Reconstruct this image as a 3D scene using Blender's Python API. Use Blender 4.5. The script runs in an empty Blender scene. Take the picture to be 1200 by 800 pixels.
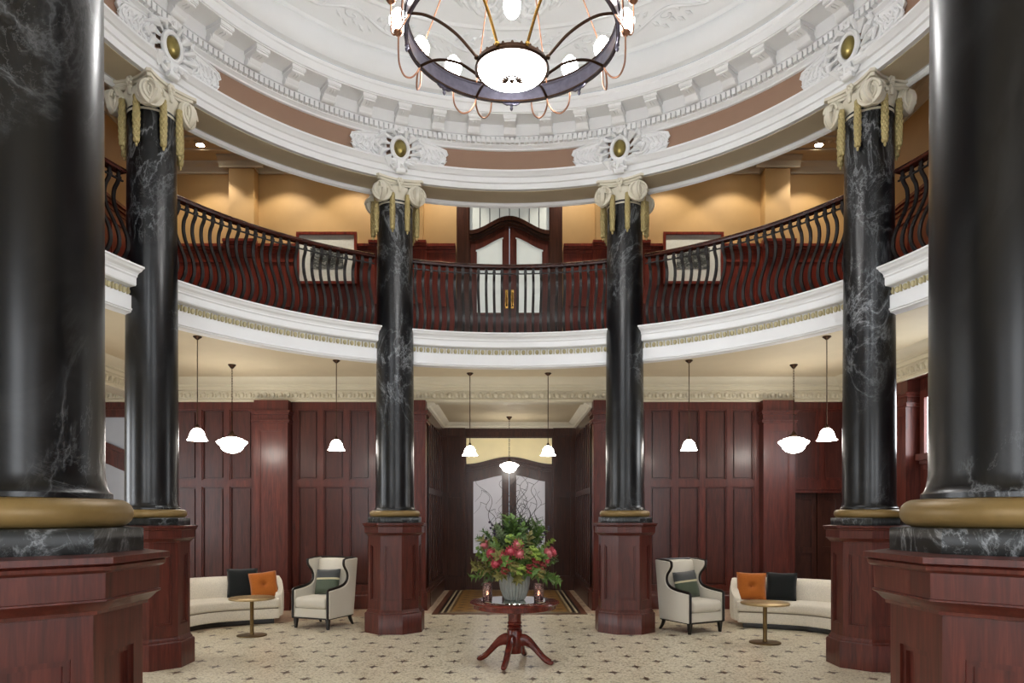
import bpy, math, random
from mathutils import Matrix, Vector
R_ = math.radians
PI = math.pi
random.seed(7)
SC = bpy.context.scene
COL = SC.collection

# ------------------------------------------------------------------ mesh builder
class MB:
    def __init__(self):
        self.v = []; self.f = []; self.m = []; self.M = Matrix.Identity(4)
    def add(self, vs, fs, mat=0):
        b = len(self.v)
        M = self.M
        for p in vs:
            self.v.append(tuple(M @ Vector(p)))
        for f in fs:
            self.f.append(tuple(b + i for i in f)); self.m.append(mat)
    def box(self, x0, x1, y0, y1, z0, z1, mat=0):
        vs = [(x0,y0,z0),(x1,y0,z0),(x1,y1,z0),(x0,y1,z0),(x0,y0,z1),(x1,y0,z1),(x1,y1,z1),(x0,y1,z1)]
        self.add(vs, [(0,3,2,1),(4,5,6,7),(0,1,5,4),(1,2,6,5),(2,3,7,6),(3,0,4,7)], mat)
    def frustum(self, c0, s0, c1, s1, mat=0):
        vs = []
        for c, s in ((c0, s0), (c1, s1)):
            for sx, sy in ((-1,-1),(1,-1),(1,1),(-1,1)):
                vs.append((c[0]+sx*s[0]/2, c[1]+sy*s[1]/2, c[2]))
        self.add(vs, [(0,3,2,1),(4,5,6,7),(0,1,5,4),(1,2,6,5),(2,3,7,6),(3,0,4,7)], mat)
    def lathe(self, prof, n=48, a0=0.0, a1=2*PI, cx=0.0, cy=0.0, mat=0, loop=False, rfun=None, capb=False, capt=False):
        full = abs(a1 - a0 - 2*PI) < 1e-6
        na = n if full else n + 1
        vs = []; fs = []
        for i in range(na):
            a = a0 + (a1 - a0)*i/n
            s, c = math.sin(a), math.cos(a)
            for (r, z) in prof:
                rr = r*(rfun(a, z) if rfun else 1)
                vs.append((cx + rr*s, cy + rr*c, z))
        k = len(prof)
        for i in range(n):
            j = (i + 1) % na
            for q in range(k if loop else k - 1):
                w = (q + 1) % k
                fs.append((i*k+q, j*k+q, j*k+w, i*k+w))
        if loop and not full:
            fs.append(tuple(range(k))); fs.append(tuple((na-1)*k + q for q in reversed(range(k))))
        if capb: fs.append(tuple(i*k for i in range(na)))
        if capt: fs.append(tuple(i*k + k - 1 for i in reversed(range(na))))
        self.add(vs, fs, mat)
    def tube(self, pts, rad, n=8, closed=False, mat=0, flat=None):
        pts = [Vector(p) for p in pts]
        N = len(pts)
        if not hasattr(rad, '__len__'): rad = [rad]*N
        T = []
        for i in range(N):
            if closed: t = pts[(i+1) % N] - pts[i-1]
            else: t = pts[min(i+1, N-1)] - pts[max(i-1, 0)]
            T.append(t.normalized() if t.length > 1e-9 else Vector((0,0,1)))
        up = Vector((0,0,1)) if abs(T[0].z) < .9 else Vector((1,0,0))
        u = T[0].cross(up).normalized()
        vs = []; fs = []
        for i in range(N):
            u = (u - T[i]*u.dot(T[i]))
            u = u.normalized() if u.length > 1e-9 else T[i].orthogonal().normalized()
            w = T[i].cross(u)
            for k in range(n):
                a = 2*PI*k/n
                fu, fw = (1, 1) if flat is None else flat
                vs.append(tuple(pts[i] + u*(math.cos(a)*rad[i]*fu) + w*(math.sin(a)*rad[i]*fw)))
        for i in range(N if closed else N-1):
            j = (i+1) % N
            for k in range(n):
                l = (k+1) % n
                fs.append((i*n+k, i*n+l, j*n+l, j*n+k))
        if not closed:
            fs.append(tuple(reversed(range(n)))); fs.append(tuple((N-1)*n + k for k in range(n)))
        self.add(vs, fs, mat)
    def ell(self, c, r, nu=10, nv=7, mat=0):
        vs = [(c[0], c[1], c[2]-r[2])]; fs = []
        for j in range(1, nv):
            b = -PI/2 + PI*j/nv
            for i in range(nu):
                a = 2*PI*i/nu
                vs.append((c[0]+r[0]*math.cos(b)*math.cos(a), c[1]+r[1]*math.cos(b)*math.sin(a), c[2]+r[2]*math.sin(b)))
        vs.append((c[0], c[1], c[2]+r[2]))
        for i in range(nu):
            k = (i+1) % nu
            fs.append((0, 1+k, 1+i))
            for j in range(nv-2):
                fs.append((1+j*nu+i, 1+j*nu+k, 1+(j+1)*nu+k, 1+(j+1)*nu+i))
            fs.append((1+(nv-2)*nu+i, 1+(nv-2)*nu+k, len(vs)-1))
        self.add(vs, fs, mat)
    def poly(self, outline, depth, axis='y', mat=0):
        # outline: 2-D points; axis y: (x,z) extruded along y ; axis x: (y,z) extruded along x
        n = len(outline); d0, d1 = depth
        vs = []
        for d in (d0, d1):
            for (a, b) in outline:
                vs.append((a, d, b) if axis == 'y' else (d, a, b) if axis == 'x' else (a, b, d))
        fs = [tuple(range(n)), tuple(n + i for i in reversed(range(n)))]
        for i in range(n):
            j = (i+1) % n
            fs.append((i, n+i, n+j, j))
        self.add(vs, fs, mat)
    def strip(self, x0, x1, n, zl, zh, y0, y1, mat=0):
        fl = zl if callable(zl) else (lambda x: zl)
        fh = zh if callable(zh) else (lambda x: zh)
        xs = [x0 + (x1-x0)*i/n for i in range(n+1)]
        out = [(x, fl(x)) for x in xs] + [(x, fh(x)) for x in reversed(xs)]
        vs = []; fs = []
        for x in xs:
            vs += [(x, y0, fl(x)), (x, y0, fh(x)), (x, y1, fh(x)), (x, y1, fl(x))]
        for i in range(n):
            for q in range(4):
                w = (q+1) % 4
                fs.append((i*4+q, i*4+w, (i+1)*4+w, (i+1)*4+q))
        fs.append((0,3,2,1)); fs.append((n*4, n*4+1, n*4+2, n*4+3))
        self.add(vs, fs, mat)
    def rbox(self, c, s, r, seg=3, mat=0, puff=0.0):
        hx, hy, hz = s[0]/2, s[1]/2, s[2]/2
        r = min(r, hx, hy, hz)
        def ticks(h):
            inner = h - r
            L = [-h + r*(1-math.cos(PI/2*i/seg)) for i in range(seg+1)]
            mid = [-inner + 2*inner*i/4 for i in range(1, 4)]
            return L + mid + [-q for q in reversed(L)]
        t = (ticks(hx), ticks(hy), ticks(hz)); h = (hx, hy, hz)
        for ax in range(3):
            a, b = (ax+1) % 3, (ax+2) % 3
            for sg in (-1, 1):
                vs = []; fs = []
                na, nb = len(t[a]), len(t[b])
                for ua in t[a]:
                    for ub in t[b]:
                        p = [0,0,0]; p[ax] = sg*h[ax]; p[a] = ua; p[b] = ub
                        q = [max(-(h[k]-r), min(h[k]-r, p[k])) for k in range(3)]
                        d = Vector((p[0]-q[0], p[1]-q[1], p[2]-q[2]))
                        if d.length > 1e-9: d = d.normalized()*r
                        pf = puff*(1-(ua/h[a])**2)*(1-(ub/h[b])**2)*sg
                        o = [q[0]+d.x+c[0], q[1]+d.y+c[1], q[2]+d.z+c[2]]
                        o[ax] += pf
                        vs.append(o)
                for i in range(na-1):
                    for j in range(nb-1):
                        f = (i*nb+j, (i+1)*nb+j, (i+1)*nb+j+1, i*nb+j+1)
                        fs.append(f if sg > 0 else tuple(reversed(f)))
                self.add(vs, fs, mat)
    def mesh(self, name, mats, angle=35):
        me = bpy.data.meshes.new(name)
        me.from_pydata(self.v, [], self.f)
        for m in mats: me.materials.append(m)
        if len(mats) > 1:
            for p, k in zip(me.polygons, self.m): p.material_index = k
        for p in me.polygons: p.use_smooth = True
        import bmesh
        bm = bmesh.new(); bm.from_mesh(me)
        bmesh.ops.remove_doubles(bm, verts=bm.verts, dist=1e-5)
        bmesh.ops.recalc_face_normals(bm, faces=bm.faces)
        bm.to_mesh(me); bm.free()
        me.set_sharp_from_angle(angle=R_(angle))
        me.update()
        return me
    def build(self, name, mats, parent=None, loc=(0,0,0), rz=0, angle=35):
        if not isinstance(mats, (list, tuple)): mats = [mats]
        o = bpy.data.objects.new(name, self.mesh(name, mats, angle))
        COL.objects.link(o); o.location = loc; o.rotation_euler = (0, 0, rz)
        if parent: o.parent = parent
        return o

def tag(o, label=None, cat=None, group=None, kind=None):
    if label: o['label'] = label
    if cat: o['category'] = cat
    if group: o['group'] = group
    if kind: o['kind'] = kind
    return o
def empty(name, loc, rz=0, label=None, cat=None, group=None, kind='thing'):
    o = bpy.data.objects.new(name, None); COL.objects.link(o)
    o.location = loc; o.rotation_euler = (0,0,rz); o.empty_display_size = .1
    return tag(o, label, cat, group, kind)
def struct(o, label, cat, group=None):
    return tag(o, label, cat, group, 'structure')
KIDS = {}
def children(o): return [c for c in bpy.data.objects if c.parent == o]
def copy_tree(o, parent=None):
    c = o.copy(); COL.objects.link(c)
    if parent: c.parent = parent
    for ch in children(o): copy_tree(ch, c)
    return c
def part(mb, name, m, parent, label=None, **k):
    o = mb.build(name, m, parent, **k)
    if label: o['label'] = label
    return o

# ------------------------------------------------------------------ materials
def srgb(r, g, b):
    def c(x):
        x /= 255.0
        return x/12.92 if x <= .04045 else ((x+.055)/1.055)**2.4
    return (c(r), c(g), c(b), 1)
class NT:
    def __init__(self, name):
        self.m = bpy.data.materials.new(name); self.m.use_nodes = True
        self.t = self.m.node_tree; self.b = self.t.nodes['Principled BSDF']
    def n(self, kind, **k):
        nd = self.t.nodes.new(kind)
        for a, v in k.items(): setattr(nd, a, v)
        return nd
    def l(self, a, b): self.t.links.new(a, b)
    def co(self, scale=(1,1,1), src='Object'):
        tc = self.n('ShaderNodeTexCoord'); mp = self.n('ShaderNodeMapping')
        mp.inputs['Scale'].default_value = scale
        self.l(tc.outputs[src], mp.inputs['Vector']); return mp.outputs['Vector']
    def noise(self, vec, scale, detail=4, dist=0.0, rough=.5):
        nd = self.n('ShaderNodeTexNoise'); nd.inputs['Scale'].default_value = scale
        nd.inputs['Detail'].default_value = detail; nd.inputs['Distortion'].default_value = dist
        nd.inputs['Roughness'].default_value = rough
        self.l(vec, nd.inputs['Vector']); return nd.outputs['Fac']
    def ramp(self, fac, stops):
        nd = self.n('ShaderNodeValToRGB'); e = nd.color_ramp.elements
        while len(e) < len(stops): e.new(.5)
        for el, (p, c) in zip(e, stops): el.position = p; el.color = c
        self.l(fac, nd.inputs['Fac']); return nd.outputs['Color']
    def mix(self, fac, a, b):
        nd = self.n('ShaderNodeMix', data_type='RGBA')
        for s, v in ((0, fac), (6, a), (7, b)):
            if hasattr(v, 'is_linked') or hasattr(v, 'links'): self.l(v, nd.inputs[s])
            else: nd.inputs[s].default_value = v
        return nd.outputs[2]
    def math(self, op, a, b=None, c=None):
        nd = self.n('ShaderNodeMath', operation=op)
        for i, v in enumerate((a, b, c)):
            if v is None: continue
            if isinstance(v, (int, float)): nd.inputs[i].default_value = v
            else: self.l(v, nd.inputs[i])
        return nd.outputs[0]
    def bump(self, h, strength=.2, dist=.01):
        nd = self.n('ShaderNodeBump'); nd.inputs['Strength'].default_value = strength
        nd.inputs['Distance'].default_value = dist
        self.l(h, nd.inputs['Height']); self.l(nd.outputs['Normal'], self.b.inputs['Normal'])
    def set(self, col=None, rough=None, metal=None, spec=None, coat=None, emit=None, es=None):
        b = self.b
        if col is not None:
            if hasattr(col, 'links'): self.l(col, b.inputs['Base Color'])
            else: b.inputs['Base Color'].default_value = col
        if rough is not None: b.inputs['Roughness'].default_value = rough
        if metal is not None: b.inputs['Metallic'].default_value = metal
        if spec is not None: b.inputs['Specular IOR Level'].default_value = spec
        if coat is not None: b.inputs['Coat Weight'].default_value = coat; b.inputs['Coat Roughness'].default_value = .15
        if emit is not None: b.inputs['Emission Color'].default_value = emit; b.inputs['Emission Strength'].default_value = es
        return self.m
def plaster(name, c, rough=.6, var=.06, bump=.08):
    t = NT(name); n = t.noise(t.co(), 3.5, 5)
    d = tuple(x*(1-var) for x in c[:3]) + (1,)
    col = t.ramp(n, [(.3, d), (.7, c)])
    t.bump(t.noise(t.co(), 60, 3), bump, .004)
    return t.set(col, rough)
def wood(name, dark, mid, light, rough=.34, sc=(9,9,.7), coat=.14):
    t = NT(name); v = t.co(sc)
    n1 = t.noise(v, 2.2, 6, 1.2, .6)
    n2 = t.noise(t.co((40,40,1.6)), 3.0, 3, .3)
    f = t.math('ADD', t.math('MULTIPLY', n1, .75), t.math('MULTIPLY', n2, .25))
    col = t.ramp(f, [(.3, dark), (.5, mid), (.72, light)])
    t.bump(n2, .05, .003)
    return t.set(col, rough, spec=.38, coat=coat*.6)
def marble(name, grey=.75, scale=1.0, base=(14,15,18)):
    t = NT(name); v = t.co((1,1,.62))
    a = t.noise(v, 1.3*scale, 7, 1.6, .62)
    vein = t.math('ABSOLUTE', t.math('SUBTRACT', a, .5))
    va = t.ramp(vein, [(0, (1,1,1,1)), (.010, (.3,.3,.3,1)), (.03, (0,0,0,1))])
    b = t.noise(v, 2.1*scale, 8, 2.4, .7)
    vb = t.ramp(t.math('ABSOLUTE', t.math('SUBTRACT', b, .47)), [(0, (.6,.6,.6,1)), (.012, (0,0,0,1))])
    mask = t.ramp(t.noise(v, .9*scale, 3), [(.45, (0,0,0,1)), (.65, (1,1,1,1))])
    cl = t.ramp(t.noise(v, 2.6*scale, 6, 1.0, .65), [(.5, (0,0,0,1)), (.85, (.22,.22,.22,1))])
    s = t.math('ADD', va, vb)
    s = t.math('MULTIPLY', s, mask)
    s = t.math('ADD', s, t.math('MULTIPLY', cl, .35))
    s = t.math('MULTIPLY', s, grey)
    col = t.mix(s, srgb(*base), srgb(178,182,186))
    return t.set(col, .28, spec=.42, coat=.05)
def metal(name, c, rough=.3):
    t = NT(name); n = t.noise(t.co(), 18, 4)
    col = t.ramp(n, [(.3, tuple(x*.75 for x in c[:3]) + (1,)), (.7, c)])
    return t.set(col, rough, metal=1.0)
def fabric(name, c, sc=260, var=.14, rough=.9):
    t = NT(name); n = t.noise(t.co(), sc, 2)
    col = t.ramp(n, [(.35, tuple(x*(1-var*2) for x in c[:3]) + (1,)), (.65, c)])
    t.bump(n, .35, .004)
    t.b.inputs['Sheen Weight'].default_value = .2
    return t.set(col, rough, spec=.2)
def plain(name, c, rough=.5, **k):
    t = NT(name); n = t.noise(t.co(), 25, 3)
    col = t.ramp(n, [(.3, tuple(x*.9 for x in c[:3]) + (1,)), (.7, c)])
    return t.set(col, rough, **k)
def glow(name, c, s, base=(.9,.9,.9,1)):
    t = NT(name); return t.set(base, .4, emit=c, es=s)

M = {}
M['white'] = plaster('white_plaster', srgb(238,239,240), .55, .03)
M['dome'] = plaster('dome_plaster', srgb(234,236,237), .6, .02)
M['cream'] = plaster('cream_plaster', srgb(200,192,170), .55, .06)
M['ivory'] = plaster('ivory_plaster', srgb(226,220,202), .5, .08)
M['egg'] = plaster('shade_toned_egg_band', srgb(190,178,138), .55, .06)  # deeper than ivory: the band's natural shade is put into the colour
M['tan'] = plaster('tan_ceiling', srgb(203,190,162), .6, .05)
M['frieze'] = plaster('brown_frieze', srgb(152,120,99), .6, .06)
M['soffit'] = plaster('ring_soffit', srgb(212,198,170), .6, .06)
M['ochre'] = plaster('ochre_wall', srgb(182,146,94), .6, .07)
M['wood'] = wood('mahogany', srgb(50,21,16), srgb(80,34,26), srgb(104,49,38))
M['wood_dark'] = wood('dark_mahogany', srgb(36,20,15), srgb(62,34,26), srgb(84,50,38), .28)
M['wood_field'] = wood('mahogany_panel', srgb(44,20,16), srgb(70,33,27), srgb(90,47,38))
M['wood_red'] = wood('red_mahogany', srgb(66,20,14), srgb(108,38,25), srgb(138,58,38), .35)
M['rail'] = wood('dark_handrail', srgb(26,10,7), srgb(58,24,15), srgb(82,36,22), .25, (2,2,9))
M['marble'] = marble('black_marble', .62, 1.0, (9,10,13))
M['plinth'] = marble('black_plinth_marble', .55, 2.2, (16,19,19))
M['gold'] = plain('gilt_paint', srgb(134,110,66), .42, metal=.2)
M['gilt'] = plain('ivory_gilding', srgb(184,168,116), .45, metal=.25)
M['gilt_oval'] = metal('medallion_gilt', srgb(150,136,84), .3)
M['brass'] = metal('brass', srgb(190,150,80), .25)
M['bronze'] = metal('bronze', srgb(70,52,40), .35)
M['copper'] = metal('copper', srgb(178,132,106), .3)
M['pewter'] = metal('dark_pewter', srgb(120,118,134), .3)
M['iron'] = plain('black_iron', srgb(20,15,14), .45)
M['boucle'] = fabric('cream_boucle', srgb(228,220,204), 90, .1)
M['linen'] = fabric('grey_linen', srgb(214,207,192), 300, .08)
M['black_cloth'] = fabric('black_velvet', srgb(24,28,28), 200, .2)
M['orange_cloth'] = fabric('orange_velvet', srgb(176,98,34), 120, .16)
M['green_cloth'] = fabric('green_satin', srgb(74,84,66), 200, .12, .5)
M['slate_cloth'] = fabric('slate_satin', srgb(66,68,68), 200, .12, .5)
M['cream_cloth'] = fabric('cream_braid', srgb(206,196,160), 200, .12)
M['ebony'] = plain('ebonised_wood', srgb(24,18,15), .3)
M['brass_top'] = metal('brushed_brass_top', srgb(196,172,130), .42)
M['brass_dull'] = metal('dull_brass', srgb(122,100,66), .35)
M['vase'] = plain('grey_glaze', srgb(158,160,154), .35)
M['mirror'] = NT('mirror_glass').set(srgb(200,205,200), .03, metal=1.0)
M['seam'] = plain('sofa_seam', srgb(120,108,92), .8)

def floor_mat():
    t = NT('mosaic_floor')
    geo = t.n('ShaderNodeNewGeometry'); sx = t.n('ShaderNodeSeparateXYZ'); t.l(geo.outputs['Position'], sx.inputs[0])
    X, Y = sx.outputs[0], sx.outputs[1]
    P = .62
    def cell(ox, oy):
        def ax(v, o):
            q = t.math('ADD', t.math('DIVIDE', v, P), -o/P + 100.5)
            return t.math('MULTIPLY', t.math('ABSOLUTE', t.math('SUBTRACT', t.math('FRACT', q), .5)), P)
        a, b = ax(X, ox), ax(Y, oy)
        d = t.math('ADD', t.math('POWER', a, .5), t.math('POWER', b, .5))
        return d
    d = t.math('MINIMUM', cell(.24, 8.45), cell(.55, 8.14))
    vo = t.n('ShaderNodeTexVoronoi'); vo.inputs['Scale'].default_value = 55
    t.l(geo.outputs['Position'], vo.inputs['Vector'])
    spec = t.n('ShaderNodeSeparateColor'); t.l(vo.outputs['Color'], spec.inputs[0])
    base = t.ramp(spec.outputs[0], [(0, srgb(126,110,86)), (.1, srgb(192,180,152)), (.4, srgb(222,213,188)), (.8, srgb(236,229,208))])
    base = t.mix(t.math('MULTIPLY', t.noise(geo.outputs['Position'], .7, 3), .25), base, srgb(200,180,148))
    star = t.math('LESS_THAN', t.math('ADD', d, t.math('MULTIPLY', t.math('SUBTRACT', spec.outputs[1], .5), .10)), .345)
    scol = t.ramp(spec.outputs[2], [(0, srgb(52,40,30)), (.7, srgb(84,64,46)), (1, srgb(128,100,74))])
    c = t.mix(star, base, scol)
    # reddish border near the walls
    r = t.math('SQRT', t.math('ADD', t.math('POWER', X, 2.0), t.math('POWER', t.math('SUBTRACT', Y, 6.81), 2.0)))
    bord = t.math('MULTIPLY', t.math('GREATER_THAN', r, 6.35), .55)
    red = t.ramp(spec.outputs[1], [(0, srgb(140,92,70)), (1, srgb(198,156,122))])
    c = t.mix(bord, c, red)
    return t.set(c, .28, spec=.45)
M['floor'] = floor_mat()
def alcove_mat():
    t = NT('alcove_mosaic')
    geo = t.n('ShaderNodeNewGeometry'); sx = t.n('ShaderNodeSeparateXYZ'); t.l(geo.outputs['Position'], sx.inputs[0])
    X, Y = sx.outputs[0], sx.outputs[1]
    ax = t.math('ABSOLUTE', X)
    ex = t.math('SUBTRACT', 1.40, ax); ey = t.math('SUBTRACT', Y, 12.84)
    e = t.math('MINIMUM', ex, ey)
    vo = t.n('ShaderNodeTexVoronoi'); vo.inputs['Scale'].default_value = 60
    t.l(geo.outputs['Position'], vo.inputs['Vector'])
    sp = t.n('ShaderNodeSeparateColor'); t.l(vo.outputs['Color'], sp.inputs[0])
    tone = t.ramp(sp.outputs[0], [(0, (.55,.55,.55,1)), (1, (1,1,1,1))])
    dia = t.math('ADD', t.math('ABSOLUTE', t.math('SUBTRACT', t.math('FRACT', t.math('MULTIPLY', Y, 2.4)), .5)),
                 t.math('ABSOLUTE', t.math('SUBTRACT', t.math('FRACT', t.math('MULTIPLY', t.math('ADD', X, .1), 2.4)), .5)))
    fld = t.ramp(dia, [(.22, srgb(104,70,36)), (.27, srgb(168,126,60)), (.75, srgb(150,108,52)), (.8, srgb(92,58,34))])
    fld.node.color_ramp.interpolation = 'CONSTANT'
    bnd = t.ramp(e, [(0, srgb(112,66,44)), (.10, srgb(36,28,24)), (.15, srgb(208,192,156)), (.19, srgb(36,28,24)), (.25, srgb(196,176,136)), (.29, srgb(120,92,52)), (.34, (1,1,1,1))])
    bnd.node.color_ramp.interpolation = 'CONSTANT'
    c = t.mix(t.math('GREATER_THAN', e, .34), bnd, fld)
    mx = t.n('ShaderNodeMix', data_type='RGBA', blend_type='MULTIPLY'); mx.inputs[0].default_value = 1
    t.l(c, mx.inputs[6]); t.l(tone, mx.inputs[7])
    return t.set(mx.outputs[2], .35)
M['alcove'] = alcove_mat()
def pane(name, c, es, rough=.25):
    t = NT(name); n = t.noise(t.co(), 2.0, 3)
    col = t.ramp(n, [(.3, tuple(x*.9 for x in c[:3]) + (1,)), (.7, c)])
    t.l(col, t.b.inputs['Emission Color']); t.b.inputs['Emission Strength'].default_value = es  # weak emission stands in for light from the room behind the glass
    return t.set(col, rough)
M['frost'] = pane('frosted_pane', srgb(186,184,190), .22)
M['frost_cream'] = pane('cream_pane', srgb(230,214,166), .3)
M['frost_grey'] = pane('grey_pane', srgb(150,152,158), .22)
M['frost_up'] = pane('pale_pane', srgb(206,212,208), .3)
M['day'] = glow('daylight_pane', (.90,.95,1,1), 8.0)  # for the high right window and the windows added to light the room
M['lamp'] = glow('lamp_glass', (1,.985,.97,1), 23)
M['bowl'] = glow('bowl_glass', (1,.985,.97,1), 40)
M['shade'] = glow('pendant_glass', (1,.93,.84,1), 21)
M['spot'] = glow('downlight_glass', (1,.9,.74,1), 60)
M['flame'] = glow('candle_flame', (1,.62,.35,1), 25)

# ------------------------------------------------------------------ key dimensions
CY = 6.81           # centre of the rotunda
RC = 4.65           # ring of columns
D = 13.6            # back wall
ZC = 4.36           # ground storey ceiling
ZB = 4.64           # gallery floor
ZU = 8.42           # gallery ceiling
XL, XR = -9.2, 6.5
UL, UR = -6.5, 6.5
YF = -1.6
AX = 1.57           # alcove half width
AD = 16.95
AZ = 3.95
def ring(a, r, z): return (r*math.sin(a), CY + r*math.cos(a), z)

# ------------------------------------------------------------------ floor, walls, ceilings
mb = MB(); mb.box(XL-.2, XR+.2, YF-.2, D+.3, -.12, 0); mb.box(-AX-.3, AX+.3, D+.3, AD+.4, -.12, 0)
struct(mb.build('floor', M['floor']), 'beige terrazzo mosaic floor sprinkled with small dark cross motifs', 'floor')
mb = MB(); mb.box(-1.40, 1.40, 12.84, AD-.02, 0, .006)
struct(mb.build('floor_alcove', M['alcove']), 'ochre and brown bordered mosaic floor panel in front of the alcove door', 'floor')

def slab_hole(name, x0, x1, y0, y1, z0, z1, r, mat):
    N = 144; angs = [2*PI*i/N for i in range(N)]
    for cx_, cy_ in ((x0,y0),(x1,y0),(x1,y1),(x0,y1)): angs.append(math.atan2(cx_, cy_-CY) % (2*PI))
    angs = sorted(set(round(a, 6) for a in angs))
    vs = []; fs = []
    for a in angs:
        s, c = math.sin(a), math.cos(a)
        t = 1e9
        if s > 1e-9: t = min(t, x1/s)
        if s < -1e-9: t = min(t, x0/s)
        if c > 1e-9: t = min(t, (y1-CY)/c)
        if c < -1e-9: t = min(t, (y0-CY)/c)
        for z in (z0, z1):
            vs.append((r*s, CY+r*c, z)); vs.append((t*s, CY+t*c, z))
    n = len(angs)
    for i in range(n):
        j = (i+1) % n; a, b = i*4, j*4
        fs += [(a, b, b+1, a+1), (a+2, a+3, b+3, b+2), (a, a+2, b+2, b), (a+1, b+1, b+3, a+3)]
    m = MB(); m.add(vs, fs); return m.build(name, mat)
struct(slab_hole('ceiling_gallery_underside', XL, XR, YF, D, ZC, ZC+.2, 4.96, M['tan']), 'tan plaster ceiling under the curved gallery, where the pendants hang', 'ceiling')
struct(slab_hole('floor_gallery', XL, XR, YF, D, ZC+.2, ZB, 4.96, M['wood_dark']), 'gallery floor behind the curved balcony railings', 'floor')
struct(slab_hole('ceiling_gallery', UL, UR, YF, D, ZU, ZU+.15, 4.93, M['tan']), 'tan plaster ceiling over the upper gallery with recessed downlights', 'ceiling')

# back wall, ground storey (wood backing), with door and alcove gaps
mb = MB()
mb.box(-7.02, -AX, D+.065, D+.3, 0, ZC, 1); mb.box(AX, 5.40, D+.065, D+.3, 0, ZC, 1); mb.box(6.35, XR, D+.04, D+.3, 0, ZC)
mb.box(5.40, 6.35, D+.04, D+.3, 2.22, ZC); mb.box(5.40, 6.35, D+.22, D+.3, 0, 2.22)
mb.box(-AX, AX, D+.04, D+.3, 3.92, ZC, 2)
mb.box(XL, -9.0, D+.04, D+.3, 0, ZC); mb.box(-9.0, -7.02, D+.04, D+.3, 3.66, ZC)
def panel_grid(mb, x0, x1, rows, n, yb, yf, st, rails):
    """vertical stiles and horizontal rails in front of a backing, plus raised panel borders"""
    w = (x1-x0-st)/n
    for i in range(n+1):
        mb.box(x0+i*w, x0+i*w+st, yf, yb, rails[0][0], rails[-1][1])
    for (a, b) in rails: mb.box(x0, x1, yf-.002, yb, a, b)
    for i in range(n):
        for (a, b) in rows:
            xa, xb = x0+i*w+st, x0+(i+1)*w
            k = .022
            for q in ((xa, xa+k, a, b), (xb-k, xb, a, b), (xa+k, xb-k, a, a+k), (xa+k, xb-k, b-k, b)):
                mb.box(q[0], q[1], yf+.022, yb, q[2], q[3])
            mb.box(xa+k+.03, xb-k-.03, yf+.035, yb, a+k+.03, b-k-.03, 1)
Z1, Z2, Z3 = .36, 2.32, 2.45
rowsL = [(.44, 2.32), (2.44, 3.78)]; railsL = [(.30, .44), (2.32, 2.44), (3.78, 3.93)]
for (a, b, n) in ((-7.0, -4.78, 4), (-4.12, -2.05, 4), (2.05, 4.74, 5), (5.33, 6.5, 2)):
    if a > 5: panel_grid(mb, a, b, [(2.44, 3.78)], 2, D+.07, D, .10, [(2.25, 2.44), (3.78, 3.93)])
    else: panel_grid(mb, a, b, rowsL, n, D+.07, D, .10, railsL)
w = struct(mb.build('wall_back', [M['wood'], M['wood_field'], M['cream']]), 'mahogany panelled back wall under the gallery, two tiers of panels', 'wall')
def base_prof(mb, x0, x1, yf):
    mb.poly([(yf-.05,0),(yf-.05,.24),(yf-.035,.27),(yf-.02,.28),(yf-.012,.33),(yf,.34),(yf+.06,.34),(yf+.06,0)], (x0, x1), 'x')
mb = MB()
for a, b in ((-7.0,-4.82),(-4.08,-2.02),(2.02,4.70),(5.36,5.40),(6.35,6.5)): base_prof(mb, a, b, D)
struct(mb.build('baseboard_back', M['wood']), 'tall mahogany baseboard along the panelled back wall', 'baseboard')
# pilasters on the back wall
def pilaster(name, x0, x1, y0, y1, zt, label, mat, face=True):
    mb = MB()
    mb.box(x0, x1, y0, y1, 0, zt)
    st = .11
    for q in ((x0, x0+st, .36, 3.505, .025), (x1-st, x1, .36, 3.505, .025), (x0+st, x1-st, 3.36, 3.505, .025), (x0+st, x1-st, .36, .5, .025),
              (x0+st, x0+st+.02, .5, 3.36, .014), (x1-st-.02, x1-st, .5, 3.36, .014), (x0+st+.02, x1-st-.02, 3.34, 3.36, .014), (x0+st+.02, x1-st-.02, .5, .52, .014)):
        mb.box(q[0], q[1], y0-q[4], y0, q[2], q[3])
    mb.box(x0-.04, x1+.04, y0-.055, y1, 0, .34)
    mb.box(x0-.02, x1+.02, y0-.04, y1, .34, .38)
    mb.box(x0-.03, x1+.03, y0-.05, y1, 3.50, 3.54); mb.box(x0-.045, x1+.045, y0-.065, y1, 3.54, 3.56)
    mb.box(x0-.03, x1+.03, y0-.05, y1, 3.66, 3.70); mb.box(x0-.05, x1+.05, y0-.07, y1, 3.70, 3.73)
    return struct(mb.build(name, mat), label, 'pilaster')
pilaster('trim_1', -4.78, -4.14, D-.2, D+.05, 3.93, 'mahogany pilaster on the back wall behind the left sofa', M['wood'])
pilaster('trim_2', 4.74, 5.33, D-.2, D+.05, 3.93, 'mahogany pilaster on the back wall behind the right sofa', M['wood'])
pilaster('trim_3', -2.02, -AX, D-.2, D+.3, 3.93, 'mahogany pilaster at the left edge of the alcove opening', M['wood'])
pilaster('trim_4', AX, 2.02, D-.2, D+.3, 3.93, 'mahogany pilaster at the right edge of the alcove opening', M['wood'])

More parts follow.
